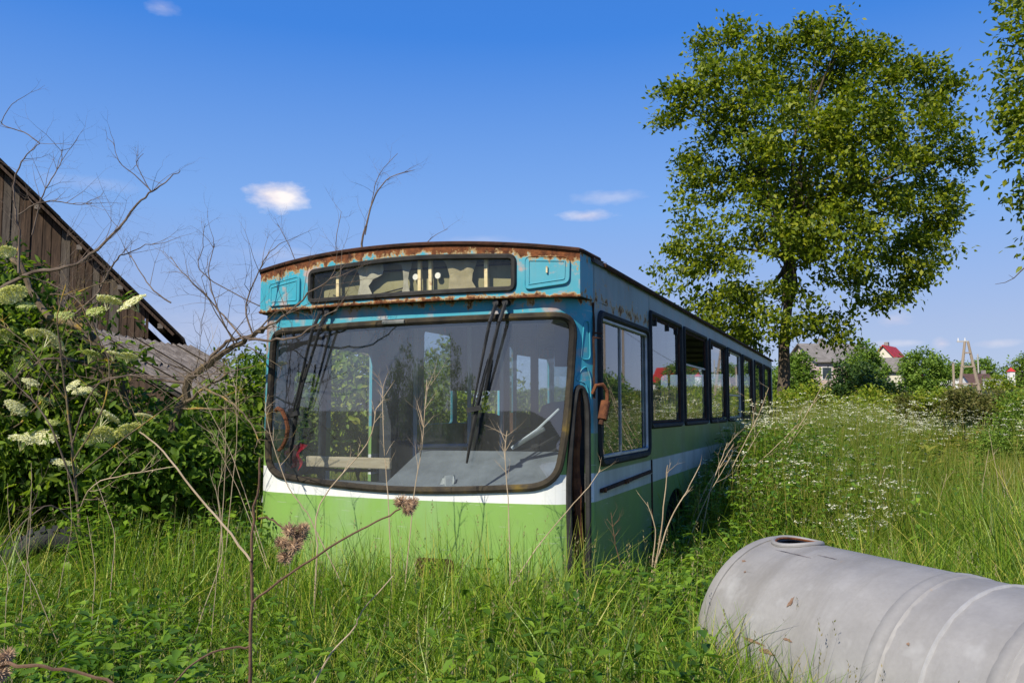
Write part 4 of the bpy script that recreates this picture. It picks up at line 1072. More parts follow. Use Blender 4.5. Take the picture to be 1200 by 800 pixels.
# dark green thicket between shed and bus, several shrubs
for k, (nm, lab, lobes, ncl, L, mt, cx, d) in enumerate([
    ('shrub', 'dark green shrub in front of the shed, left of the bus', [pl(235, 522, 32, 7.2), pl(190, 535, 34, 6.0), pl(268, 528, 26, 7.6), pl(215, 552, 32, 6.4), pl(165, 560, 32, 6.0), pl(245, 556, 26, 6.8), pl(150, 530, 22, 6.0)], 330, .075, 'thicket', 215, 7.5),
    ('shrub', 'leafy shrub beside the left edge of the bus', [pl(285, 490, 48, 9.5), pl(255, 515, 52, 9.3), pl(312, 520, 55, 9.5), pl(285, 545, 60, 9.0)], 300, .09, 'elder', 285, 9.4),
    ('shrub', 'tall shrub behind the shed roof', [pl(275, 455, 40, 19), pl(315, 450, 42, 19.5), pl(245, 460, 26, 19), pl(350, 448, 50, 20), pl(300, 480, 50, 19)], 260, .13, 'thicket', 300, 19.5),
    ('shrub', 'sprawling shrub under the elder at far left', [pl(60, 570, 60, 6.9), pl(-20, 590, 70, 6.8), pl(130, 560, 52, 7.2), pl(160, 500, 40, 7.6)], 240, .085, 'thicket', 60, 7.0),
    ('shrub', 'green bushes seen through the bus doorway', [pl(400, 470, 70, 12), pl(450, 480, 60, 12.5), pl(360, 480, 60, 11.5), pl(405, 430, 45, 12.5), pl(500, 470, 55, 14), pl(560, 470, 55, 17), pl(535, 430, 40, 17)], 520, .12, 'hedge', 430, 13),
]):
    b_ = gpt(cx, d); tree(nm, lab, 'bush', b_, .03, lobes, ncl, 34, .14 * (d / 9) ** .5, L, mt, bark='deadbark', tips=[(c - b_, .025) for c, r in lobes], seed=20 + k, aspect=.5, shell=.2, group=None)
umb2 = 0


def polyb(mb, pix, r0, r1, n=7, rnd=random):
    """branch traced through photo pixels with distances; smooth, slightly knobbly"""
    P = [at(*q) for q in pix]; pts = []
    for i in range(len(P) - 1):
        a = P[max(0, i - 1)]; b = P[i]; c = P[i + 1]; e = P[min(len(P) - 1, i + 2)]
        for j in range(4):
            t = j / 4; pts.append(.5 * ((2 * b) + (c - a) * t + (2 * a - 5 * b + 4 * c - e) * t * t + (3 * b - a - 3 * c + e) * t ** 3))
    pts.append(P[-1]); k = len(pts)
    pts = [q + Vector((rnd.gauss(0, 1), rnd.gauss(0, 1), rnd.gauss(0, 1))) * min(.006, r0 * .35) for q in pts]
    mb.tube(pts, [r0 + (r1 - r0) * (i / (k - 1)) * 1.0 for i in range(k)], n)
    return pts


def dead(name, label, root, branches, m, seed, twigs=(.35, .006), cat='dead tree'):
    rnd = random.Random(seed); o = empty(name, root); tag(o, label, cat)
    for (pix, r0, r1, nt_, tl, nm, mm) in branches:
        r0 *= .74; r1 *= .74; mb = MB(); pts = polyb(mb, pix, r0, r1, 7, rnd)
        for _ in range(int(nt_ * 1.7)):
            i = rnd.randint(len(pts) // 5, len(pts) - 1); t = (pts[min(i + 1, len(pts) - 1)] - pts[i - 1]).normalized()
            d = t + Vector((rnd.gauss(0, .8), rnd.gauss(0, .5), rnd.gauss(.35, .6)))
            grow(mb, pts[i], d, tl * rnd.uniform(.5, 1.3), max(.0024, min(.006, r1 * .8)), 2, rnd, .38, (2, 4), .55, .03, 4, (25, 75))
        mb.v = [tuple(Vector(v) - Vector(root)) for v in mb.v]
        mb.build(nm, MAT[mm or m], o, True)
    return o


r1 = gpt(200, 6.1); r1.z -= .1
dead('dead_tree', 'mossy dead tree leaning right towards the bus corner', r1, [
    ([(198, 640, 6.1), (197, 575, 6.1), (203, 500, 6.1), (216, 470, 6.05), (222, 445, 6.0), (245, 425, 5.9), (268, 410, 5.75), (290, 396, 5.6), (310, 384, 5.45)], .055, .018, 7, .45, 'trunk', None),
    ([(240, 428, 5.9), (262, 404, 5.8), (285, 396, 5.6), (318, 398, 5.35), (345, 395, 5.2), (372, 378, 5.1), (395, 362, 5.05)], .018, .004, 7, .35, 'limb', 'twig'),
    ([(222, 448, 6.0), (190, 445, 6.0), (150, 440, 6.0), (110, 452, 6.0)], .016, .006, 5, .4, 'limb', 'twig'),
    ([(305, 386, 5.45), (330, 372, 5.3), (355, 350, 5.2), (382, 330, 5.1), (398, 322, 5.05)], .012, .003, 6, .3, 'limb', 'twig'),
    ([(285, 398, 5.6), (262, 370, 5.7), (240, 345, 5.8), (214, 320, 5.85), (200, 300, 5.9)], .010, .003, 6, .35, 'limb', 'twig'),
    ([(296, 392, 5.5), (288, 360, 5.6), (300, 325, 5.6), (312, 300, 5.6), (330, 285, 5.6)], .009, .003, 6, .3, 'limb', 'twig'),
    ([(275, 405, 5.7), (255, 360, 5.7), (245, 320, 5.7), (252, 285, 5.7)], .008, .003, 6, .3, 'limb', 'twig'),
    ([(212, 475, 6.05), (240, 455, 5.9), (268, 436, 5.8)], .018, .008, 3, .3, 'limb', 'lichen'),
    ([(240, 455, 5.9), (268, 470, 5.7), (290, 490, 5.5), (306, 520, 5.35)], .012, .005, 5, .3, 'limb', 'lichen'),
    ([(212, 478, 6.05), (255, 479, 5.8), (275, 478, 5.7)], .012, .006, 3, .25, 'limb', 'lichen'),
], 'deadbark', 31)
r2 = gpt(188, 6.6); r2.z -= .1
dead('dead_tree', 'lichen covered bare tree rising in front of the barn', r2, [
    ([(192, 640, 6.5), (180, 570, 6.5), (165, 520, 6.5), (150, 480, 6.4), (138, 440, 6.4), (122, 415, 6.4), (98, 385, 6.4), (60, 372, 6.4), (36, 340, 6.5), (22, 310, 6.5), (0, 295, 6.6)], .06, .025, 7, .5, 'trunk', 'lichen'),
    ([(-10, 345, 6.3), (30, 322, 6.3), (70, 315, 6.2), (98, 305, 6.2), (130, 275, 6.2), (160, 240, 6.2), (178, 224, 6.2), (195, 213, 6.2), (210, 200, 6.2)], .022, .004, 8, .45, 'limb', 'twig'),
    ([(22, 320, 6.4), (22, 270, 6.4), (16, 225, 6.4), (20, 200, 6.4), (32, 182, 6.4), (46, 168, 6.4)], .014, .004, 6, .35, 'limb', 'twig'),
    ([(46, 168, 6.4), (28, 155, 6.4), (6, 148, 6.4), (3, 140, 6.4), (12, 125, 6.4), (20, 118, 6.4)], .006, .003, 3, .2, 'limb', 'twig'),
    ([(178, 224, 6.2), (158, 205, 6.2), (140, 190, 6.2), (133, 168, 6.2)], .006, .0025, 2, .2, 'limb', 'twig'),
    ([(176, 224, 6.2), (166, 205, 6.2), (160, 190, 6.2), (168, 180, 6.2)], .005, .0025, 2, .15, 'limb', 'twig'),
    ([(38, 275, 6.3), (48, 235, 6.3), (60, 210, 6.3), (72, 190, 6.3), (72, 175, 6.3)], .008, .003, 7, .3, 'limb', 'twig'),
    ([(22, 252, 6.3), (40, 240, 6.3), (65, 236, 6.3), (90, 240, 6.3), (108, 238, 6.3)], .008, .003, 6, .25, 'limb', 'twig'),
    ([(85, 370, 6.3), (110, 348, 6.3), (128, 318, 6.3), (140, 300, 6.2), (148, 298, 6.2), (170, 288, 6.2), (192, 284, 6.2)], .012, .003, 6, .3, 'limb', 'twig'),
    ([(60, 345, 6.3), (85, 345, 6.3), (110, 335, 6.3), (130, 330, 6.2)], .011, .004, 5, .35, 'limb', 'lichen'),
    ([(140, 440, 6.4), (100, 425, 6.2), (60, 420, 6.1), (20, 440, 6.0), (-10, 470, 6.0)], .018, .008, 6, .4, 'limb', 'twig'),
    ([(70, 420, 6.1), (60, 455, 6.0), (30, 490, 5.9), (0, 510, 5.9)], .012, .005, 5, .4, 'limb', 'lichen'),
    ([(128, 420, 6.4), (138, 455, 6.2), (150, 480, 6.1), (180, 500, 6.0)], .010, .004, 5, .35, 'limb', 'lichen'),
    ([(120, 410, 6.3), (105, 370, 6.2), (82, 345, 6.2), (55, 330, 6.2)], .010, .004, 6, .35, 'limb', 'twig'),
    ([(200, 355, 6.0), (180, 340, 6.0), (165, 320, 6.1), (152, 298, 6.2)], .008, .004, 4, .3, 'limb', 'twig'),
], 'lichen', 32)
r3 = gpt(470, 11.5)
dead('bare_sapling', 'thin bare sapling poking above the bus roof', r3, [
    ([(470, 520, 11.5), (440, 400, 11.4), (424, 300, 11.3), (430, 262, 11.3), (440, 228, 11.3), (458, 208, 11.3), (486, 199, 11.3)], .03, .005, 7, .45, 'stem', 'twig'),
    ([(428, 275, 11.3), (436, 235, 11.3), (444, 205, 11.3), (466, 180, 11.3)], .010, .004, 4, .3, 'limb', 'twig'),
    ([(445, 420, 11.4), (400, 330, 11.3), (394, 285, 11.3), (400, 248, 11.3)], .014, .004, 5, .35, 'limb', 'twig'),
    ([(460, 430, 11.4), (480, 330, 11.4), (500, 285, 11.4), (525, 268, 11.4)], .012, .003, 5, .3, 'limb', 'twig'),
    ([(440, 420, 11.4), (360, 330, 11.3), (340, 290, 11.3), (325, 262, 11.3)], .012, .004, 6, .35, 'limb', 'twig'),
    ([(440, 420, 11.4), (250, 330, 11.0), (238, 290, 11.0), (240, 262, 11.0)], .012, .004, 6, .4, 'limb', 'twig'),
], 'twig', 33, cat='sapling')

r4 = gpt(95, 5.5)
dead('bare_branches', 'tangle of thin bare lichen-spotted branches in front of the elder', r4, [
    ([(95, 640, 5.5), (88, 560, 5.5), (80, 480, 5.5), (72, 420, 5.45), (68, 370, 5.4), (78, 330, 5.4)], .014, .004, 6, .35, 'stem', 'lichen'),
    ([(90, 580, 5.5), (60, 500, 5.4), (25, 455, 5.4), (-10, 425, 5.4)], .009, .004, 5, .35, 'limb', 'twig'),
    ([(84, 520, 5.5), (110, 455, 5.4), (150, 440, 5.35), (200, 441, 5.3), (255, 438, 5.3), (300, 428, 5.25)], .008, .003, 6, .35, 'limb', 'twig'),
    ([(86, 540, 5.5), (120, 480, 5.4), (128, 430, 5.4), (118, 400, 5.4), (100, 372, 5.4)], .008, .003, 5, .3, 'limb', 'lichen'),
    ([(80, 470, 5.5), (50, 430, 5.4), (30, 402, 5.4), (0, 380, 5.4)], .008, .003, 5, .3, 'limb', 'lichen'),
    ([(94, 620, 5.4), (60, 592, 5.2), (28, 612, 5.1), (0, 640, 5.0)], .007, .004, 3, .3, 'limb', 'twig'),
    ([(92, 600, 5.4), (110, 568, 5.2), (150, 556, 5.1), (205, 546, 5.1)], .007, .003, 4, .25, 'limb', 'straw'),
    ([(88, 560, 5.5), (150, 510, 5.3), (205, 470, 5.3), (262, 428, 5.3)], .008, .003, 6, .3, 'limb', 'lichen'),
], 'twig', 34, cat='shrub')

# ------------------------------------------------------------------ dead burdock in front, with burrs
bk = at(293, 900, 2.3); bk.z = 0
bd = empty('dead_burdock', bk); tag(bd, 'tall brown dead burdock stem with burrs in the left foreground', 'weed')
def stem(pix, r0, r1, m='stemb', nm='stem', par=bd, org=bk, wob=random):
    mb = MB(); polyb(mb, pix, r0, r1, 6, wob); mb.v = [tuple(Vector(v) - org) for v in mb.v]; return mb.build(nm, MAT[m], par, True)
stem([(291, 1150, 2.3), (292, 900, 2.3), (293, 760, 2.3), (295, 690, 2.3), (294, 640, 2.31), (300, 580, 2.33), (306, 535, 2.35)],   .0068, .003)
stem([(296, 705, 2.3), (340, 672, 2.3), (400, 632, 2.32), (440, 612, 2.33), (468, 596, 2.34)], .0038, .0024, nm='side_stem')
stem([(294, 757, 2.3), (262, 760, 2.28), (235, 772, 2.25), (205, 800, 2.2), (180, 860, 2.18)], .0034, .0024, nm='side_stem')
stem([(293, 657, 2.3), (262, 615, 2.32), (225, 572, 2.35), (190, 528, 2.38), (164, 505, 2.4)], .0034, .002, 'straw', nm='side_stem')
stem([(303, 607, 2.32), (316, 607, 2.32), (328, 616, 2.32), (340, 625, 2.32)], .003, .0025, nm='side_stem')
def burr_mesh(seed):
    g = random.Random(seed); m = MB()
    m.tube([(0, 0, -.017), (0, 0, -.010), (0, 0, 0), (0, 0, .010), (0, 0, .015)], [.003, .011, .015, .012, .004], 9)
    for _ in range(230):
        d = Vector((g.gauss(0, 1), g.gauss(0, 1), g.gauss(0, 1))).normalized(); q = d * g.uniform(.024, .033) + Vector((g.gauss(0, .003), g.gauss(0, .003), g.gauss(.002, .003)))
        m.tube([d * .011, q], [.0015, .0007], 3)
    return m
bm_ = burr_mesh(3).build('seed_head', MAT['burr'], bd, True); first = True
for px, py, s in [(470, 588, .95), (483, 590, .95), (478, 598, .8), (340, 622, 1.05), (352, 628, 1.1), (331, 636, .95), (345, 640, 1.1), (335, 652, 1.05), (356, 618, .8)]:
    o = bm_ if first else bm_.copy()
    if not first: COL.objects.link(o)
    first = False; o.location = at(px, py, 2.31 + random.uniform(-.02, .02)) - bk; s *= .74; o.scale = (s, s, s); o.rotation_euler = (random.uniform(0, 1.5), random.uniform(-1, 1), 0)
bk2 = at(-30, 1000, 1.9); bk2.z = 0
bd2 = empty('dead_burdock', bk2); tag(bd2, 'low brown burdock stem with two burrs at the bottom left corner', 'weed')
stem([(-30, 1100, 1.9), (-20, 850, 1.9), (-5, 783, 1.9), (30, 780, 1.88), (75, 785, 1.86), (125, 797, 1.84), (160, 815, 1.82)], .005, .003, par=bd2, org=bk2)
for px, py, s in [(8, 768, .9), (0, 788, 1.15)]:
    o = bm_.copy(); COL.objects.link(o); o.parent = bd2; o.location = at(px, py, 1.9) - bk2; s *= .75; o.scale = (s, s, s)

# pale dry stalks standing in the grass
def dry(pix, r, lab, group=None, twigs=0, tl=.12, m='straw', seed=0, name='dry_stalk'):
    rnd = random.Random(seed); p0_ = at(*pix[0]); dn = p0_ - at(*pix[1]); dn = dn / max(.2, -dn.z) * max(.05, p0_.z - float(terrain(p0_.x, p0_.y))); root = p0_ + dn * .9
    root.z = float(terrain(root.x, root.y)) - .02; o = empty(name, root); tag(o, lab, 'dry stalk', group)
    mb = MB(); p0 = at(*pix[0]); pts = polyb(mb, pix, r, r * .5, 5, rnd); mb.tube([root, p0], [r * 1.1, r], 5)
    for _ in range(twigs):
        i = rnd.randint(len(pts) // 2, len(pts) - 1); t = (pts[min(i + 1, len(pts) - 1)] - pts[i - 1]).normalized()
        grow(mb, pts[i], t + Vector((rnd.gauss(0, .6), rnd.gauss(0, .4), rnd.gauss(.1, .3))), tl * rnd.uniform(.5, 1.2), r * .5, 1, rnd, .15, (1, 3), .6, .05, 4, (25, 50))
    mb.v = [tuple(Vector(v) - root) for v in mb.v]; mb.build('stem', MAT[m], o, True); return o


dry([(365, 805, 2.5), (388, 765, 2.5), (415, 735, 2.5), (425, 715, 2.5), (460, 675, 2.5)], .003, 'thick pale stalk leaning right at the bottom centre left', m='straw')
dry([(372, 640, 4.6), (375, 590, 4.6), (430, 520, 4.6), (440, 480, 4.6)], .0045, 'dry stalk crossing the windscreen left of its middle', twigs=9, seed=1)
dry([(458, 660, 4.7), (455, 580, 4.7), (450, 520, 4.7), (448, 455, 4.7)], .0035, 'twiggy dry stalk before the middle of the windscreen', twigs=12, seed=2)
dry([(478, 650, 4.7), (485, 580, 4.7), (495, 520, 4.7), (500, 445, 4.7)], .0035, 'tallest twiggy dry stalk before the windscreen, right of its middle', twigs=14, seed=3, tl=.16)
dry([(598, 685, 4.6), (596, 600, 4.6), (592, 540, 4.6), (594, 505, 4.6)], .0035, 'thin dry stalk near the right end of the windscreen', twigs=9, seed=4)
dry([(360, 600, 4.9), (338, 570, 4.9), (320, 520, 4.9), (310, 480, 4.9)], .0035, 'dry stalk fanning out at the left edge of the windscreen', twigs=9, seed=5)
dry([(630, 640, 4.5), (665, 598, 4.5), (690, 570, 4.5), (704, 550, 4.5)], .003, 'thin stalk slanting across the corner slit of the bus', twigs=2, seed=6)
dry([(735, 690, 5.0), (722, 640, 5.0), (716, 600, 5.0)], .0035, 'reddish branched stalk against the dark green cab side', twigs=9, seed=7, m='stemb')
dry([(768, 660, 5.4), (775, 620, 5.4), (780, 570, 5.5), (782, 545, 5.5)], .0045, 'upright pale stalk left of the wheel arch', twigs=3, seed=8)
dry([(770, 655, 5.4), (785, 610, 5.4), (805, 575, 5.5), (820, 545, 5.6)], .0045, 'pale stalk leaning right over the wheel arch', twigs=3, seed=9)
dry([(765, 655, 5.4), (768, 620, 5.4), (758, 588, 5.4)], .004, 'short pale stalk leaning left by the cab step', twigs=2, seed=10)
ORD = ['leftmost', 'second from left', 'third from left', 'fourth from left', 'fifth from left', 'sixth from left', 'seventh from left', 'eighth from left', 'ninth from left', 'tenth from left', 'eleventh from left', 'twelfth from left']
rs = random.Random(77)
for n_, x0, x1, yf, df, l0, l1, t0, t1, r, lab, grp, tw_, tl_ in [
    (12, 802, 905, lambda q: 640 - (q - 800) * .75, lambda q: 6.2 + (q - 800) * .035, 70, 135, -.25, .75, .0042, 'of the dry stalks in the weeds along the bus side', 'dry stalks along the bus side', 3, .2),
    (9, 5, 270, lambda q: 690, lambda q: 4.2, 80, 150, -.3, .2, .0020, 'of the thin dry stalks in the grass below the elder', 'dry stalks in the left foreground grass', 1, .12),
    (5, 230, 306, lambda q: 590, lambda q: 5.4, 60, 130, -.5, .4, .0022, 'of the dry stalks between the shrubs and bus corner', 'dry stalks at the left bus corner', 7, .2),
    (7, 1025, 1195, lambda q: 625, lambda q: 8, 50, 105, -.3, .2, .0032, 'of the dead stalks in the meadow behind the tank', 'dead stalks in the right meadow', 2, .12)]:
    for k, px in enumerate(sorted(rs.uniform(x0, x1) for _ in range(n_))):
        py = yf(px) + rs.uniform(-30, 30); d = df(px) + rs.uniform(-.4, .4); l = rs.uniform(l0, l1); tl2 = rs.uniform(t0, t1); b_ = rs.uniform(-.12, .12)
        dry([(px, py, d), (px + l * (tl2 * .33 + b_), py - l * .4, d), (px + l * (tl2 * .7 + b_ * .6), py - l * .72, d), (px + l * tl2, py - l, d)], r * rs.uniform(.7, 1.15), ORD[k] + ' ' + lab, grp, twigs=tw_, tl=tl_, seed=int(px * 7))

# old tyre half buried on the left
tp = at(62, 612, 5.6)
ty = empty('old_tyre', (tp.x, tp.y, .44)); tag(ty, 'old black tyre half sunk in grass below the elder', 'tyre')
n, k = 30, 10; vs = [((.27 + .075 * math.cos(2 * math.pi * i / k)) * math.cos(2 * math.pi * j / n), .085 * math.sin(2 * math.pi * i / k), (.27 + .075 * math.cos(2 * math.pi * i / k)) * math.sin(2 * math.pi * j / n)) for j in range(n) for i in range(k)]
fs = [(j * k + i, j * k + (i + 1) % k, ((j + 1) % n) * k + (i + 1) % k, ((j + 1) % n) * k + i) for j in range(n) for i in range(k)]
o = MB().add(vs, fs).build('casing', MAT['tyre'], ty, True)
for j in range(0, n):
    a = 2 * math.pi * j / n; MB().bar((.345 * math.cos(a), -.05, .345 * math.sin(a)), (.345 * math.cos(a + .05), .05, .345 * math.sin(a + .05)), .03, .012, (math.cos(a), 0, math.sin(a))).build('tread_block', MAT['tyre'], o)
ty.rotation_euler = (.25, 0, R(20))

# ------------------------------------------------------------------ village beyond the meadow
HM = dict(
    pink=surf('pink_render', (.50, .38, .34), (.62, .49, .44), 1.5, .9), cream=surf('cream_render', (.58, .54, .44), (.68, .64, .54), 1.5, .9), whitew=surf('white_render', (.66, .65, .62), (.78, .77, .74), 1.5, .9),
    groof=surf('grey_tiles', (.15, .135, .12), (.23, .21, .19), 2, .9), rroof=surf('red_roof', (.36, .022, .018), (.48, .04, .03), 2, .6), broof=surf('brown_roof', (.07, .04, .035), (.11, .065, .055), 2, .85),
    hglass=surf('house_window', (.03, .04, .05), (.07, .09, .11), 3, .15, spec=.6), wood=surf('pole_wood', (.25, .20, .15), (.36, .29, .22), 2, .9, stretch=(6, 6, .6)), conc=surf('concrete', (.34, .33, .31), (.45, .44, .42), 3, .9),
    stone=surf('stone_wall', (.20, .17, .155), (.32, .28, .26), 2.5, .95), door=surf('brown_door', (.12, .05, .03), (.18, .08, .05), 4, .7), redp=surf('red_paint', (.45, .03, .03), (.55, .05, .05), 3, .6))


def house(name, label, px, d, wdt, dep, hw, hr, rz, wall, roof, wins=(), chim=(), door=None, cat='house', over=.35, zoff=0, gable_win=None):
    b = gpt(px, d); b.z += zoff; h = empty(name, b, rz); tag(h, label, cat); w2, d2 = wdt / 2, dep / 2
    MB().add([(-w2, -d2, -1), (w2, -d2, -1), (w2, d2, -1), (-w2, d2, -1), (-w2, -d2, hw), (w2, -d2, hw), (w2, d2, hw), (-w2, d2, hw), (-w2, 0, hw + hr), (w2, 0, hw + hr)],
             [(0, 1, 5, 4), (2, 3, 7, 6), (1, 2, 6, 9, 5), (3, 0, 4, 8, 7), (4, 5, 9, 8), (6, 7, 8, 9)]).build('wall', HM[wall], h)
    s = hr / d2; ro = empty_roof = MB()
    for sg in (-1, 1):
        y0, y1 = 0, sg * (d2 + over); z0, z1 = hw + hr + .14, hw - over * s + .14; x0, x1 = -w2 - over, w2 + over
        ro.hexa([(x0, y0, z0 - .12), (x1, y0, z0 - .12), (x1, y1, z1 - .12), (x0, y1, z1 - .12), (x0, y0, z0), (x1, y0, z0), (x1, y1, z1), (x0, y1, z1)])
    rf_ = ro.build('roof', HM[roof], h)
    for (cx, cy) in chim: MB().box(cx - .25, cx + .25, cy - .25, cy + .25, hw + hr * .4, hw + hr + .7).build('chimney', HM['stone'], rf_)
    for (x0, x1, z0, z1) in wins:
        f = MB().box(x0 - .09, x1 + .09, -d2 - .05, -d2 + .02, z0 - .09, z1 + .09).build('window', HM['whitew'], h); MB().box(x0, x1, -d2 - .07, -d2 - .045, z0, z1).build('pane', HM['hglass'], f)
    if gable_win:
        for (y0, y1, z0, z1) in gable_win:
            f = MB().box(-w2 - .05, -w2 + .02, y0 - .1, y1 + .1, z0 - .1, z1 + .1).build('window', HM['whitew'], h); MB().box(-w2 - .07, -w2 - .045, y0, y1, z0, z1).build('pane', HM['hglass'], f)
    if door: MB().box(door[0], door[1], -d2 - .06, -d2 + .02, 0, 2.1).build('door', HM['door'], h)
    return h


house('cottage', 'pale pink cottage with grey tiled roof beyond the walnut trunk', 975, 92, 7.0, 7, 2.9, 2.0, R(8), 'pink', 'groof', [(-2.9, -1.9, 1.0, 2.2), (1.4, 2.4, 1.0, 2.2)], [(-1, 0)], (-.2, .7))
house('village_house', 'cream house with red roof half hidden between two trees', 1045, 105, 5.0, 5.6, 2.6, 3.3, R(50), 'cream', 'rroof', [(-2, -1, 1, 2.3), (1, 2, 1, 2.3)], [(1.0, .6)], gable_win=[(-.45, .45, 3.0, 3.9)], zoff=-.8)
house('outbuilding', 'low grey roofed outbuilding in front of the red roofed house', 1048, 88, 3.6, 4, 2.0, 1.3, R(-12), 'cream', 'groof', [(.6, 1.5, .9, 1.9)], cat='building')
house('brown_barn', 'dark brown roofed barn behind the wooden power pole', 1145, 128, 3.4, 5, 1.2, 2.0, R(0), 'whitew', 'broof', [(-1.4, -.7, .3, 1.0)], [(1.4, .3)], (.4, 1.2), cat='building', zoff=-.9)
house('village_house', 'red roofed white house just past the right edge, mirrored in bus windows', 1234, 150, 8.4, 7, 2.8, 3.0, R(-14), 'whitew', 'rroof', [(-2.5, -1.5, 1, 2.2), (1, 2, 1, 2.2)], [(1, 0)])
b = gpt(925, 80); sw_ = MB().box(-2.2, 1.6, -.15, .15, -1, 1.35).build('garden_wall', HM['stone']); sw_.location = b; tag(sw_, 'low stone wall left of the pink cottage', 'wall')
for px, d, x0, x1, h, lab in ((1112, 100, -1.6, 1.4, 1.0, 'white garden wall left of the power pole'), (1168, 96, -1.4, 1.6, 1.05, 'white garden wall right of the power pole'), (1195, 98, -1.0, 2.6, .9, 'white garden wall at the right edge')):
    b = gpt(px, d); gw = empty('white_wall', b); tag(gw, lab, 'wall')
    MB().box(x0, x1, -.1, .1, -1, h).build('wall_face', HM['whitew'], gw); MB().box(x0 - .06, x1 + .06, -.16, .16, h, h + .1).build('coping', HM['conc'], gw)
b = gpt(1187, 95); gp = empty('gate_pillar', b); tag(gp, 'white and red gate pillar near the right edge', 'pillar')
MB().box(-.28, .28, -.28, .28, -1, 2.0).build('shaft', HM['whitew'], gp); MB().add([(-.36, -.36, 2), (.36, -.36, 2), (.36, .36, 2), (-.36, .36, 2), (0, 0, 2.5)], [(0, 1, 4), (1, 2, 4), (2, 3, 4), (3, 0, 4), (3, 2, 1, 0)]).build('cap', HM['redp'], gp)
# A-shaped wooden power pole
b = gpt(1136, 70); tp = at(1136, 400, 70); hh = tp.z - b.z; pp = empty('power_pole', b, R(-6)); tag(pp, 'A-shaped wooden power pole rising above the hedge', 'pole')
for sx in (-1, 1): MB().tube([(sx * 1.05 if sx > 0 else -.85, 0, -.4), (sx * .12, 0, hh)], [.16, .11], 8).build('leg', HM['wood'], pp, True)
for t, w_ in ((.26, .85), (.56, .52), (.80, .28)): MB().bar((-w_ * .95, -.1, hh * t), (w_, -.1, hh * t), .09, .12).build('cross_brace', HM['wood'], pp)
MB().bar((-.75, 0, hh), (.2, 0, hh), .1, .12).build('cross_arm', HM['conc'], pp)
for x in (-.65, -.1): MB().tube([(x, 0, hh + .05), (x, 0, hh + .3)], [.05, .035], 6).build('insulator', HM['whitew'], pp)
MB().tube([(.95, .2, hh * .45), (.95, .2, hh * .78)], .06, 6).build('bracket_rod', HM['conc'], pp)
p2 = gpt(1119, 74); o = empty('wooden_post', p2); tag(o, 'plain wooden post left of the power pole', 'post'); MB().tube([(0, 0, -.4), (.03, 0, 3.0)], [.12, .10], 7).build('shaft', HM['wood'], o)
MB().box(-.12, .15, -.12, .12, 3.0, 3.06).build('cap', HM['conc'], o)
# overhead line on to a second pole past the edge (it mirrors in the side windows)
q = gpt(1330, 66); o = empty('power_pole', q, R(10)); tag(o, 'plain power pole past the right edge, mirrored in bus windows', 'pole')
MB().tube([(0, 0, -.4), (0, 0, 9)], [.15, .10], 8).build('shaft', HM['wood'], o); MB().bar((-.8, 0, 8.6), (.8, 0, 8.6), .1, .1).build('cross_arm', HM['wood'], o)
q1 = gpt(1290, 60); o = empty('power_pole', q1, R(10)); tag(o, 'second plain pole past the right edge, mirrored in bus windows', 'pole')
MB().tube([(0, 0, -.4), (0, 0, 7.5)], [.14, .10], 8).build('shaft', HM['wood'], o); MB().bar((-.7, 0, 7.1), (.7, 0, 7.1), .1, .1).build('cross_arm', HM['wood'], o)
A_ = tp + Vector((.3, 0, -3.2)); B_ = Vector((q.x, q.y, q.z + 8.6)); mb = MB()
mb.tube([A_.lerp(B_, t) - Vector((0, 0, 4 * .55 * t * (1 - t))) for t in np.linspace(0, 1, 20)], .022, 4)
tag(mb.build('overhead_wire', MAT['rubber']), 'thin dark overhead wire running off the right edge', 'wire')

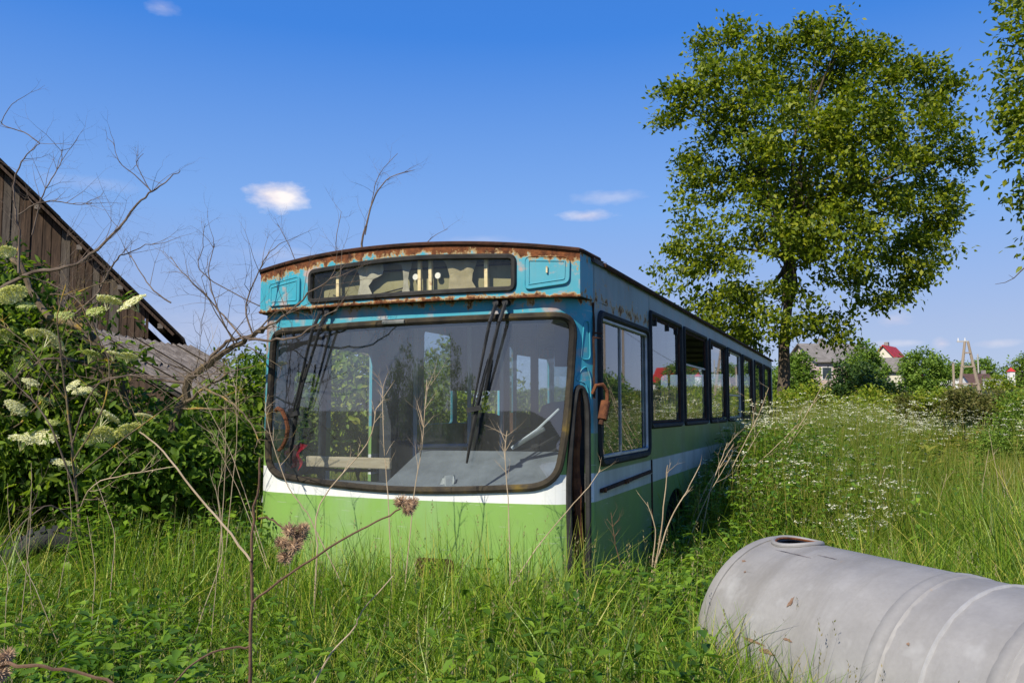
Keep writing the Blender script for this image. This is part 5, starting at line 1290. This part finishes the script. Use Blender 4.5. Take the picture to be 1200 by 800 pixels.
# trees and bushes of the village and hedge
FT = [
    ('round_tree', 'dense round tree left of the red roof', 'fartree', 1012, 84, [(1015, 432, 22), (1005, 428, 16), (1026, 440, 16), (1015, 415, 14), (1012, 455, 20)], 260, .26, .30),
    ('dark_bush', 'tall dark bush before the pink cottage', 'fardark', 1010, 46, [(1005, 462, 26), (985, 470, 22), (1035, 470, 24), (1010, 440, 16), (992, 445, 12), (1055, 478, 20), (965, 482, 18), (983, 428, 6), (1020, 485, 28)], 420, .22, .22),
    ('broad_tree', 'broad green tree right of the red roofed house', 'fartree', 1082, 78, [(1082, 440, 22), (1070, 428, 14), (1094, 428, 14), (1082, 420, 12), (1100, 448, 15), (1066, 448, 14), (1085, 462, 22)], 380, .28, .28),
    ('far_tree', 'hazy distant tree left of the power pole', 'fartree', 1110, 150, [(1105, 436, 13), (1118, 438, 12), (1112, 448, 14)], 160, .4, .45),
    ('far_tree', 'hazy distant tree behind the power pole', 'fartree', 1135, 150, [(1132, 436, 12), (1145, 438, 12), (1138, 448, 14)], 160, .4, .45),
    ('far_tree', 'hazy distant tree right of the power pole', 'fartree', 1158, 150, [(1152, 434, 14), (1165, 440, 13), (1160, 450, 15)], 160, .4, .45),
    ('edge_tree', 'green tree at the right edge behind white wall', 'fartree', 1195, 96, [(1195, 436, 15), (1210, 432, 20), (1188, 446, 14), (1225, 445, 24), (1200, 455, 18)], 320, .3, .3),
    ('conifer', 'small pointed conifer behind the pink cottage', 'fardark', 976, 115, [(976, 428, 7), (975, 436, 9), (977, 444, 11)], 90, .25, .3),
    ('low_tree', 'low green tree beside the walnut trunk', 'fartree', 935, 62, [(930, 440, 20), (945, 445, 14), (915, 448, 16), (938, 425, 12), (928, 462, 16)], 300, .22, .24),
    ('garden_bush', 'light green bush right of the brown barn', 'hedge', 1172, 90, [(1172, 452, 12), (1160, 455, 10), (1182, 458, 10)], 140, .25, .24),
    ('leafy_tree', 'bushy tree past the right edge, mirrored in the cab window', 'fartree', 1370, 40, [(1370, 420, 34), (1350, 440, 30), (1392, 440, 32), (1370, 470, 40)], 300, .3, .26),
    ('leafy_tree', 'lower tree past the right edge, mirrored in the second window', 'fartree', 1300, 44, [(1300, 455, 28), (1320, 460, 26), (1282, 465, 22), (1300, 480, 30)], 260, .3, .26),
    ('leafy_tree', 'dark tree past the right edge, mirrored beside the cab window', 'fardark', 1440, 36, [(1440, 400, 44), (1420, 440, 40), (1465, 440, 44), (1440, 470, 50)], 340, .3, .26),
]
for k, (nm, lab, mt, px, d, lb, ncl, rad, L) in enumerate(FT):
    lobes = [pl(a, b2, c, d, random.uniform(-.8, .8)) for a, b2, c in lb]; bs = gpt(px, d)
    tree(nm, lab, 'tree' if 'bush' not in nm else 'bush', bs, .16, lobes, ncl, 30, rad, L, mt, seed=50 + k, hexa=False, aspect=.6, shell=.35, flat=.8)
for k, (x, y, h_, lab) in enumerate([(-27, -19, 4.6, 'tallest'), (-33, -30, 6.5, 'farthest'), (-22, -22, 3.2, 'lowest'), (-36, -22, 5.4, 'second tallest')]):      # unseen trees added behind the viewpoint to break up the windscreen's mirrored horizon
    b_ = Vector((x, y, float(terrain(x, y)))); rr_ = h_ * .42
    tree('reflection_tree', lab + ' of the unseen trees added behind the viewpoint to break up the windscreen reflection', 'tree', b_, .12, [(b_ + Vector((dx * rr_, dy * rr_, h_ * hz)), (rr_ * .7, rr_ * .7, rr_ * .6)) for dx, dy, hz in ((0, 0, .6), (.7, .2, .5), (-.7, -.2, .45), (.1, -.6, .75), (-.2, .5, .35), (.9, -.5, .3), (-1, .4, .25))], 240, 30, .25, .22, 'fartree', 'trees behind the viewpoint', seed=140 + k, hexa=False, aspect=.6, shell=.35)
rs = random.Random(5)
places = ['beside the bus tail', 'below the pink cottage', 'below the dark bush', 'below the red roofed house', 'below the broad tree', 'left of the power pole', 'below the power pole', 'right of the power pole', 'below the gate pillar', 'at the right edge']
for k in range(10):                                         # unkempt hedge at the far edge of the meadow
    px = 905 + 33 * k + rs.uniform(-8, 8); d = (22 if k < 4 else 26) + rs.uniform(-2, 3); brown = k in (5, 7, 8)
    lobes = [pl(px + rs.uniform(-20, 20), 478 + rs.uniform(-8, 8), rs.uniform(9, 19), d, rs.uniform(-1, 1)) for _ in range(7)]
    tree('hedge_bush', ('brownish seeding bush in the hedge ' if brown else 'yellow-green bush in the hedge ') + places[k], 'bush', gpt(px, d), .03, lobes, 230, 34, .12, .11, 'hedgebrown' if brown else 'hedge', 'unkempt hedge across the meadow', seed=80 + k, hexa=False, aspect=.5, shell=.2)
# bushes close behind the meadow's right side
for k, (px, py, d, rr_, lab) in enumerate([(1190, 512, 16, 40, 'grey-green leafy bush in the meadow at the right edge'), (1235, 500, 15, 60, 'leafy bush just past the right edge of the meadow')]):
    lobes = [pl(px, py, rr_, d), pl(px + rr_ * .7, py + 8, rr_ * .9, d), pl(px - rr_ * .4, py + 18, rr_ * .7, d)]
    tree('meadow_bush', lab, 'bush', gpt(px, d), .02, lobes, 240, 40, .11, .06, 'fartree', seed=95 + k, aspect=.42, shell=.2)

# ------------------------------------------------------------------ meadow: grass, weeds, cow parsley
def free(P):
    """keep plants out of the bus and tank"""
    d = P[:, :2] - np.array([BO.x, BO.y]); c, s = math.cos(BA), math.sin(BA)
    lx = d[:, 0] * c - d[:, 1] * s; ly = d[:, 0] * s + d[:, 1] * c
    inb = (np.abs(lx) < 1.24) & (ly > .09 + np.maximum(0, np.abs(lx) - 1) * .9) & (ly < 12)
    t = P[:, :2] - np.array([tank.location.x, tank.location.y]); a = np.array([TA.x, TA.y]); u = t @ a; v = t @ np.array([-a[1], a[0]])
    int_ = (u > -.03) & (u < TL + .1) & (np.abs(v) < .40)
    return ~(inb | int_)


def wedge(n, d0, d1, half=40, power=2.0, x_min=None):
    """ground points in front of the camera, density falling with distance"""
    u = NR.random(n)
    if power == 2.0: d = d0 * (d1 / d0) ** u
    else: k = 2 - power; d = (d0 ** k + (d1 ** k - d0 ** k) * u) ** (1 / k)
    a = np.radians(NR.uniform(-half, half, n)); x = d * np.tan(a) if False else d * np.sin(a); y = d * np.cos(a)
    P = np.stack([x, y, terrain(x, y)], 1)
    return P[free(P)]


def field(P, sc, seed=0):
    """smooth pseudo-noise over the ground, 0..1"""
    r = np.random.default_rng(seed); v = np.zeros(len(P))
    for k in range(6):
        a = r.uniform(0, 6.28); f = sc * r.uniform(.6, 1.8); v += np.sin((P[:, 0] * math.cos(a) + P[:, 1] * math.sin(a)) * f + r.uniform(0, 6.28))
    return .5 + v / 7


def patch(n, px0, px1, d0, d1, cond=None):
    d = NR.uniform(d0, d1, n); px = NR.uniform(px0, px1, n); x = (px - 600) / FPX * d; P = np.stack([x, d, terrain(x, d)], 1); P = P[free(P)]
    return P


def hgt(P):
    """height of the sward: trodden near the camera, tall by the bus and in the meadow"""
    d = np.hypot(P[:, 0], P[:, 1]); h = .34 + .27 * np.clip((d - 2.6) / 2.2, 0, 1) + .14 * (field(P, 1.6, 3) - .5) + .22 * (field(P, .7, 4) - .5)
    right = np.clip((P[:, 0] - 1.0 - .35 * P[:, 1]) / 2, 0, 1)
    return np.maximum(.16, h + .16 * right)


C0 = wedge(4600, 1.7, 8.5, 42, 1.3); nb = NR.integers(14, 34, len(C0)); k = np.repeat(np.arange(len(C0)), nb); N = len(k)      # tussocks
off = NR.normal(0, .055, (N, 2)); P = C0[k].copy(); P[:, :2] += off; ok = free(P); P = P[ok]; off = off[ok]; k = k[ok]; N = len(P)
th = NR.uniform(.75, 1.25, len(C0))[k]; H = hgt(P) * th * NR.uniform(.5, 1.2, N)
v1 = blades(P, H, NR.uniform(.005, .014, N), np.hypot(off[:, 0], off[:, 1]) * 5 + np.abs(NR.normal(.08, .15, N)), 4, np.arctan2(off[:, 1], off[:, 0]) + NR.normal(0, .5, N))
P = wedge(80000, 1.7, 8.5, 42, 1.4); N = len(P)
v3 = blades(P, hgt(P) * NR.uniform(.35, 1.15, N), NR.uniform(.0035, .009, N), np.abs(NR.normal(.35, .3, N)), 4)
P = wedge(14000, 1.8, 8.0, 42, 1.4); N = len(P)                                  # broad arching blades
v2 = blades(P, hgt(P) * NR.uniform(.8, 1.5, N), NR.uniform(.008, .016, N), NR.uniform(.35, .95, N), 5)
P = np.concatenate([patch(1500, 300, 690, 4.2, 5.2), patch(2600, 120, 310, 4.6, 6.0), patch(300, -30, 20, 4.4, 5.6)]); N = len(P)        # tall flowering grass against the bus and thicket
v4 = blades(P, NR.uniform(.45, 1.0, N), NR.uniform(.004, .012, N), np.abs(NR.normal(.32, .3, N)), 5)
v1 = join([v1, v3, v4])
tag(link('grass', quads_mesh('grass', *join([v1, v2])), MAT['grass']), 'tall green grass growing around the bus and tank', 'grass', kind='stuff')
P = wedge(9000, 1.8, 9, 42, 1.4); N = len(P); P[:, 2] += NR.uniform(0, .22, N)                # dead bent blades from last year
MAT['thatch'] = leafmat('dead_grass', [(.22, .17, .09), (.36, .29, .16), (.46, .39, .24)], .25, .7, .15)
tag(link('dead_grass', quads_mesh('dead_grass', *blades(P, NR.uniform(.12, .45, N), NR.uniform(.003, .006, N), NR.uniform(.3, 1.8, N), 3)), MAT['thatch']), 'dead straw-coloured blades bent among the green grass', 'grass', kind='stuff')
P = wedge(150000, 7.5, 42, 40, 1.75); P = P[(P[:, 0] > -.15 * P[:, 1] - 2)]; N = len(P); d = np.hypot(P[:, 0], P[:, 1])
H = (.42 + .30 * field(P, .5, 8)) * NR.uniform(.45, 1.3, N)
v1 = blades(P, H, NR.uniform(.006, .011, N) * np.clip(d / 9, 1, 3.5), np.abs(NR.normal(.22, .18, N)), 3)
P = wedge(26000, 40, 150, 40, 1.6); N = len(P); d = np.hypot(P[:, 0], P[:, 1])
v2 = blades(P, NR.uniform(.25, .5, N), NR.uniform(.05, .12, N), NR.uniform(.1, .5, N), 2)
tag(link('meadow_grass', quads_mesh('meadow_grass', *join([v1, v2])), MAT['meadow']), 'pale yellow-green meadow grass beyond the tank', 'grass', kind='stuff')
P = wedge(1300, 2.0, 7.5, 40, 1.4); N = len(P)                                   # seeding heads of grass
H = hgt(P) * NR.uniform(1.1, 1.6, N); az0 = NR.uniform(0, 6.28, N); ln = np.abs(NR.normal(.15, .12, N))
v1 = blades(P, H, np.full(N, .0035), ln, 4, az0)
T = P + np.stack([np.cos(az0), np.sin(az0), np.zeros(N)], 1) * (ln * H)[:, None]; T[:, 2] += H * (1 - .5 * np.minimum(ln, 1.3) * .45)
k = np.repeat(np.arange(N), 7); tt = np.tile(np.arange(7), N)[:, None]
Ps = T[k] - np.array([0, 0, 1.0]) * tt * .010 + NR.normal(0, .003, (len(k), 3)); a = NR.uniform(0, 6.28, len(k))
Ds = np.stack([np.cos(a) * .6, np.sin(a) * .6, np.ones(len(k))], 1); Ns = NR.normal(size=(len(k), 3))
v2 = leafquads(Ps, Ds, Ns, np.full(len(k), .016), np.full(len(k), .006), False)
MAT['seedhead'] = leafmat('grass_seed', [(.16, .17, .06), (.26, .22, .11), (.34, .28, .16)], .3, .7, .1)
tag(link('seeding_grass', quads_mesh('seeding_grass', *join([v1, v2])), MAT['seedhead']), 'thin straw coloured seeding grass among the green', 'grass', kind='stuff')


def weeds(P, H, L, nodes=7, top=True):
    """nettle-like plants: opposite leaf pairs up a stem"""
    N = len(P); parts = [blades(P, H, np.full(N, .006), np.abs(NR.normal(.08, .06, N)), 2)]
    k = np.repeat(np.arange(N), nodes * 2); j = np.tile(np.repeat(np.arange(nodes), 2), N); sgn = np.tile(np.array([0, np.pi]), N * nodes)
    base = NR.uniform(0, 6.28, N)[k]; a = base + j * np.pi / 2 + sgn + NR.normal(0, .25, len(k)); t = (j + 1.2) / (nodes + .4)
    Q = P[k].copy(); Q[:, 2] += H[k] * t * .97
    ll = L[k] * (1.15 - .65 * t) * NR.uniform(.75, 1.2, len(k)); dr = NR.normal(-.15, .25, len(k))
    D = np.stack([np.cos(a), np.sin(a), dr], 1); Nn = np.stack([-np.cos(a) * dr * .6, -np.sin(a) * dr * .6, np.ones(len(k))], 1) + NR.normal(0, .2, (len(k), 3))
    parts.append(leafquads(Q, D, Nn, ll, ll * .52, True)); return join(parts)


def along(n, y0, y1, x0, x1):
    """points in a strip beside the bus"""
    ly = NR.uniform(y0, y1, n); lx = NR.uniform(x0, x1, n); c, s_ = math.cos(BA), math.sin(BA)
    x = BO.x + lx * c + ly * s_; y = BO.y - lx * s_ + ly * c; return np.stack([x, y, terrain(x, y)], 1)


P = np.concatenate([along(700, 2.9, 12.4, 1.30, 3.2), along(800, 3.4, 12.4, 1.32, 2.3)]); N = len(P); t = (P[:, 1] - 7.6) / 3
v0 = weeds(P, NR.uniform(.55, 1.0, N) + .22 * np.clip(t, 0, 1), NR.uniform(.07, .12, N), 8)
P = along(620, 2.25, 6.0, 1.36, 1.37); P[:, :2] += np.abs(NR.normal(0, .62, len(P)))[:, None] * np.array([math.cos(BA), -math.sin(BA)]); P[:, 2] = terrain(P[:, 0], P[:, 1]); N = len(P); ly = NR.uniform(0, 1, N); dd = np.hypot(P[:, 0] - .9, P[:, 1] - 6.9)
v0 = join([v0, weeds(P, NR.uniform(.6, .9, N) + .28 * np.clip(dd / 2, 0, 1), NR.uniform(.08, .13, N), 9)])
P = along(15000, 2.3, 12.6, 1.27, 3.2); N = len(P)
vb = blades(P, NR.uniform(.45, 1.15, N) * (1 + .35 * np.clip((P[:, 1] - 7.5) / 4, 0, 1)), NR.uniform(.006, .012, N), np.abs(NR.normal(.25, .2, N)), 4)
P = np.concatenate([patch(360, -20, 250, 2.9, 4.9), patch(90, 0, 330, 4.6, 6.4), patch(420, 695, 830, 4.3, 5.7), patch(300, 760, 880, 5.4, 8.0), patch(520, 200, 830, 2.9, 5.1), patch(200, 100, 310, 5.8, 7.6)]); N = len(P)
P2 = patch(330, 80, 315, 5.2, 6.1); v1b = weeds(P2, NR.uniform(.6, 1.0, len(P2)), NR.uniform(.07, .12, len(P2)), 9)
v1 = weeds(P, NR.uniform(.34, .72, N), NR.uniform(.075, .14, N))
P = np.concatenate([patch(420, -50, 830, 2.6, 5.2)]); N = len(P)                                     # low broad leaves between
v2 = weeds(P, NR.uniform(.22, .46, N), NR.uniform(.05, .09, N), 5)
P = np.concatenate([patch(420, 830, 1150, 6, 12), patch(260, 800, 900, 6, 11)]); N = len(P)
v3 = weeds(P, NR.uniform(.35, .75, N), NR.uniform(.07, .12, N), 6)
tag(link('verge_grass', quads_mesh('verge_grass', *vb), MAT['meadow']), 'tall grass growing along the shaded side of the bus', 'grass', kind='stuff')
tag(link('nettles', quads_mesh('nettles', *join([v0, v1, v1b, v2, v3])), MAT['nettle']), 'leafy green nettles and weeds among the grass', 'weeds', kind='stuff')
P = patch(26, -10, 300, 2.5, 3.6); N = len(P)                                   # a few large dock leaves
k = np.repeat(np.arange(N), 4); a = NR.uniform(0, 6.28, len(k)); Q = P[k].copy(); Q[:, 2] += NR.uniform(.18, .46, len(k))
v1 = leafquads(Q, np.stack([np.cos(a), np.sin(a), NR.normal(.15, .35, len(k))], 1), NR.normal(0, .4, (len(k), 3)) + [0, 0, 1], NR.uniform(.12, .22, len(k)), NR.uniform(.05, .085, len(k)), True)
tag(link('dock_leaves', quads_mesh('dock_leaves', *v1), MAT['nettle']), 'broad dock leaves low in the left foreground', 'weeds', kind='stuff')


def parsley(P, H, nu, spread, us):
    """cow parsley: stems, rays, flat white umbels"""
    N = len(P); st = []; fl = []
    st.append(blades(P, H * .97, np.full(N, .008) * us, np.abs(NR.normal(.05, .04, N)), 2))
    k = np.repeat(np.arange(N), nu); a = NR.uniform(0, 6.28, len(k)); r = spread * np.sqrt(NR.random(len(k))); hh_ = H[k] * NR.uniform(.80, 1.08, len(k))
    T = P[k] + np.stack([np.cos(a) * r, np.sin(a) * r, hh_], 1); B0 = P[k] + np.stack([np.zeros(len(k)), np.zeros(len(k)), H[k] * .55], 1)
    D = T - B0; L = np.linalg.norm(D, axis=1); st.append(leafquads(B0, D, NR.normal(size=(len(k), 3)), L, np.full(len(k), .006) * us, False))
    m = 9; k2 = np.repeat(np.arange(len(k)), m); an = NR.uniform(0, 6.28, len(k2)); rr = us * .034 * np.sqrt(NR.random(len(k2)))
    Q = T[k2] + np.stack([np.cos(an) * rr, np.sin(an) * rr, NR.normal(.0, .005, len(k2))], 1); aa = NR.uniform(0, 6.28, len(k2))
    ln = NR.uniform(.012, .022, len(k2)) * us
    fl.append(leafquads(Q, np.stack([np.cos(aa), np.sin(aa), NR.normal(0, .25, len(k2))], 1), NR.normal(0, .35, (len(k2), 3)) + [0, 0, 1], ln, ln * .95, False))
    # ferny leaves on the lower half
    kk = np.repeat(np.arange(N), 8); a3 = NR.uniform(0, 6.28, len(kk)); Q3 = P[kk].copy(); Q3[:, 2] += H[kk] * NR.uniform(.15, .7, len(kk)); l3 = NR.uniform(.10, .2, len(kk))
    st.append(leafquads(Q3, np.stack([np.cos(a3), np.sin(a3), NR.normal(.1, .3, len(kk))], 1), NR.normal(0, .4, (len(kk), 3)) + [0, 0, 1], l3, l3 * .4, True))
    return st, fl


S_, F_ = [], []
for P, h0, h1, nu, sp_, us in [(patch(700, 930, 1230, 11, 24), .95, 1.4, 4, .20, 1.35), (patch(300, 880, 1160, 9, 15), .8, 1.25, 4, .2, 1.2), (patch(34, 955, 1060, 6.4, 8.6), .62, .85, 6, .2, 1.1), (patch(40, 895, 1010, 7.5, 10), .7, .95, 5, .2, 1.15),
                               (patch(46, 850, 915, 9, 14), 1.05, 1.4, 6, .22, 1.2), (patch(26, 830, 880, 7.2, 9.2), .75, 1.0, 5, .2, 1.1), (patch(120, 920, 1300, 24, 34), .8, 1.15, 4, .28, 1.8), (patch(200, 1180, 1420, 9, 24), .85, 1.15, 6, .24, 1.5)]:
    N = len(P); keep = field(P, 1.0, 21) > (.46 if N > 60 else 0); P = P[keep]; N = len(P)
    s, f = parsley(P, NR.uniform(h0, h1, N), nu, sp_, us); S_ += s; F_ += f
cp = empty('cow_parsley', (6, 14, 0)); tag(cp, 'drift of white flowering cow parsley across the meadow', 'wildflowers', kind='stuff')
for nm, lst, mt in (('stems', S_, 'meadow'), ('umbels', F_, 'umbel')):
    v, q = join(lst); o = link(nm, quads_mesh(nm, v - np.array([6, 14, 0]), q), MAT[mt], cp); o['kind'] = 'stuff'
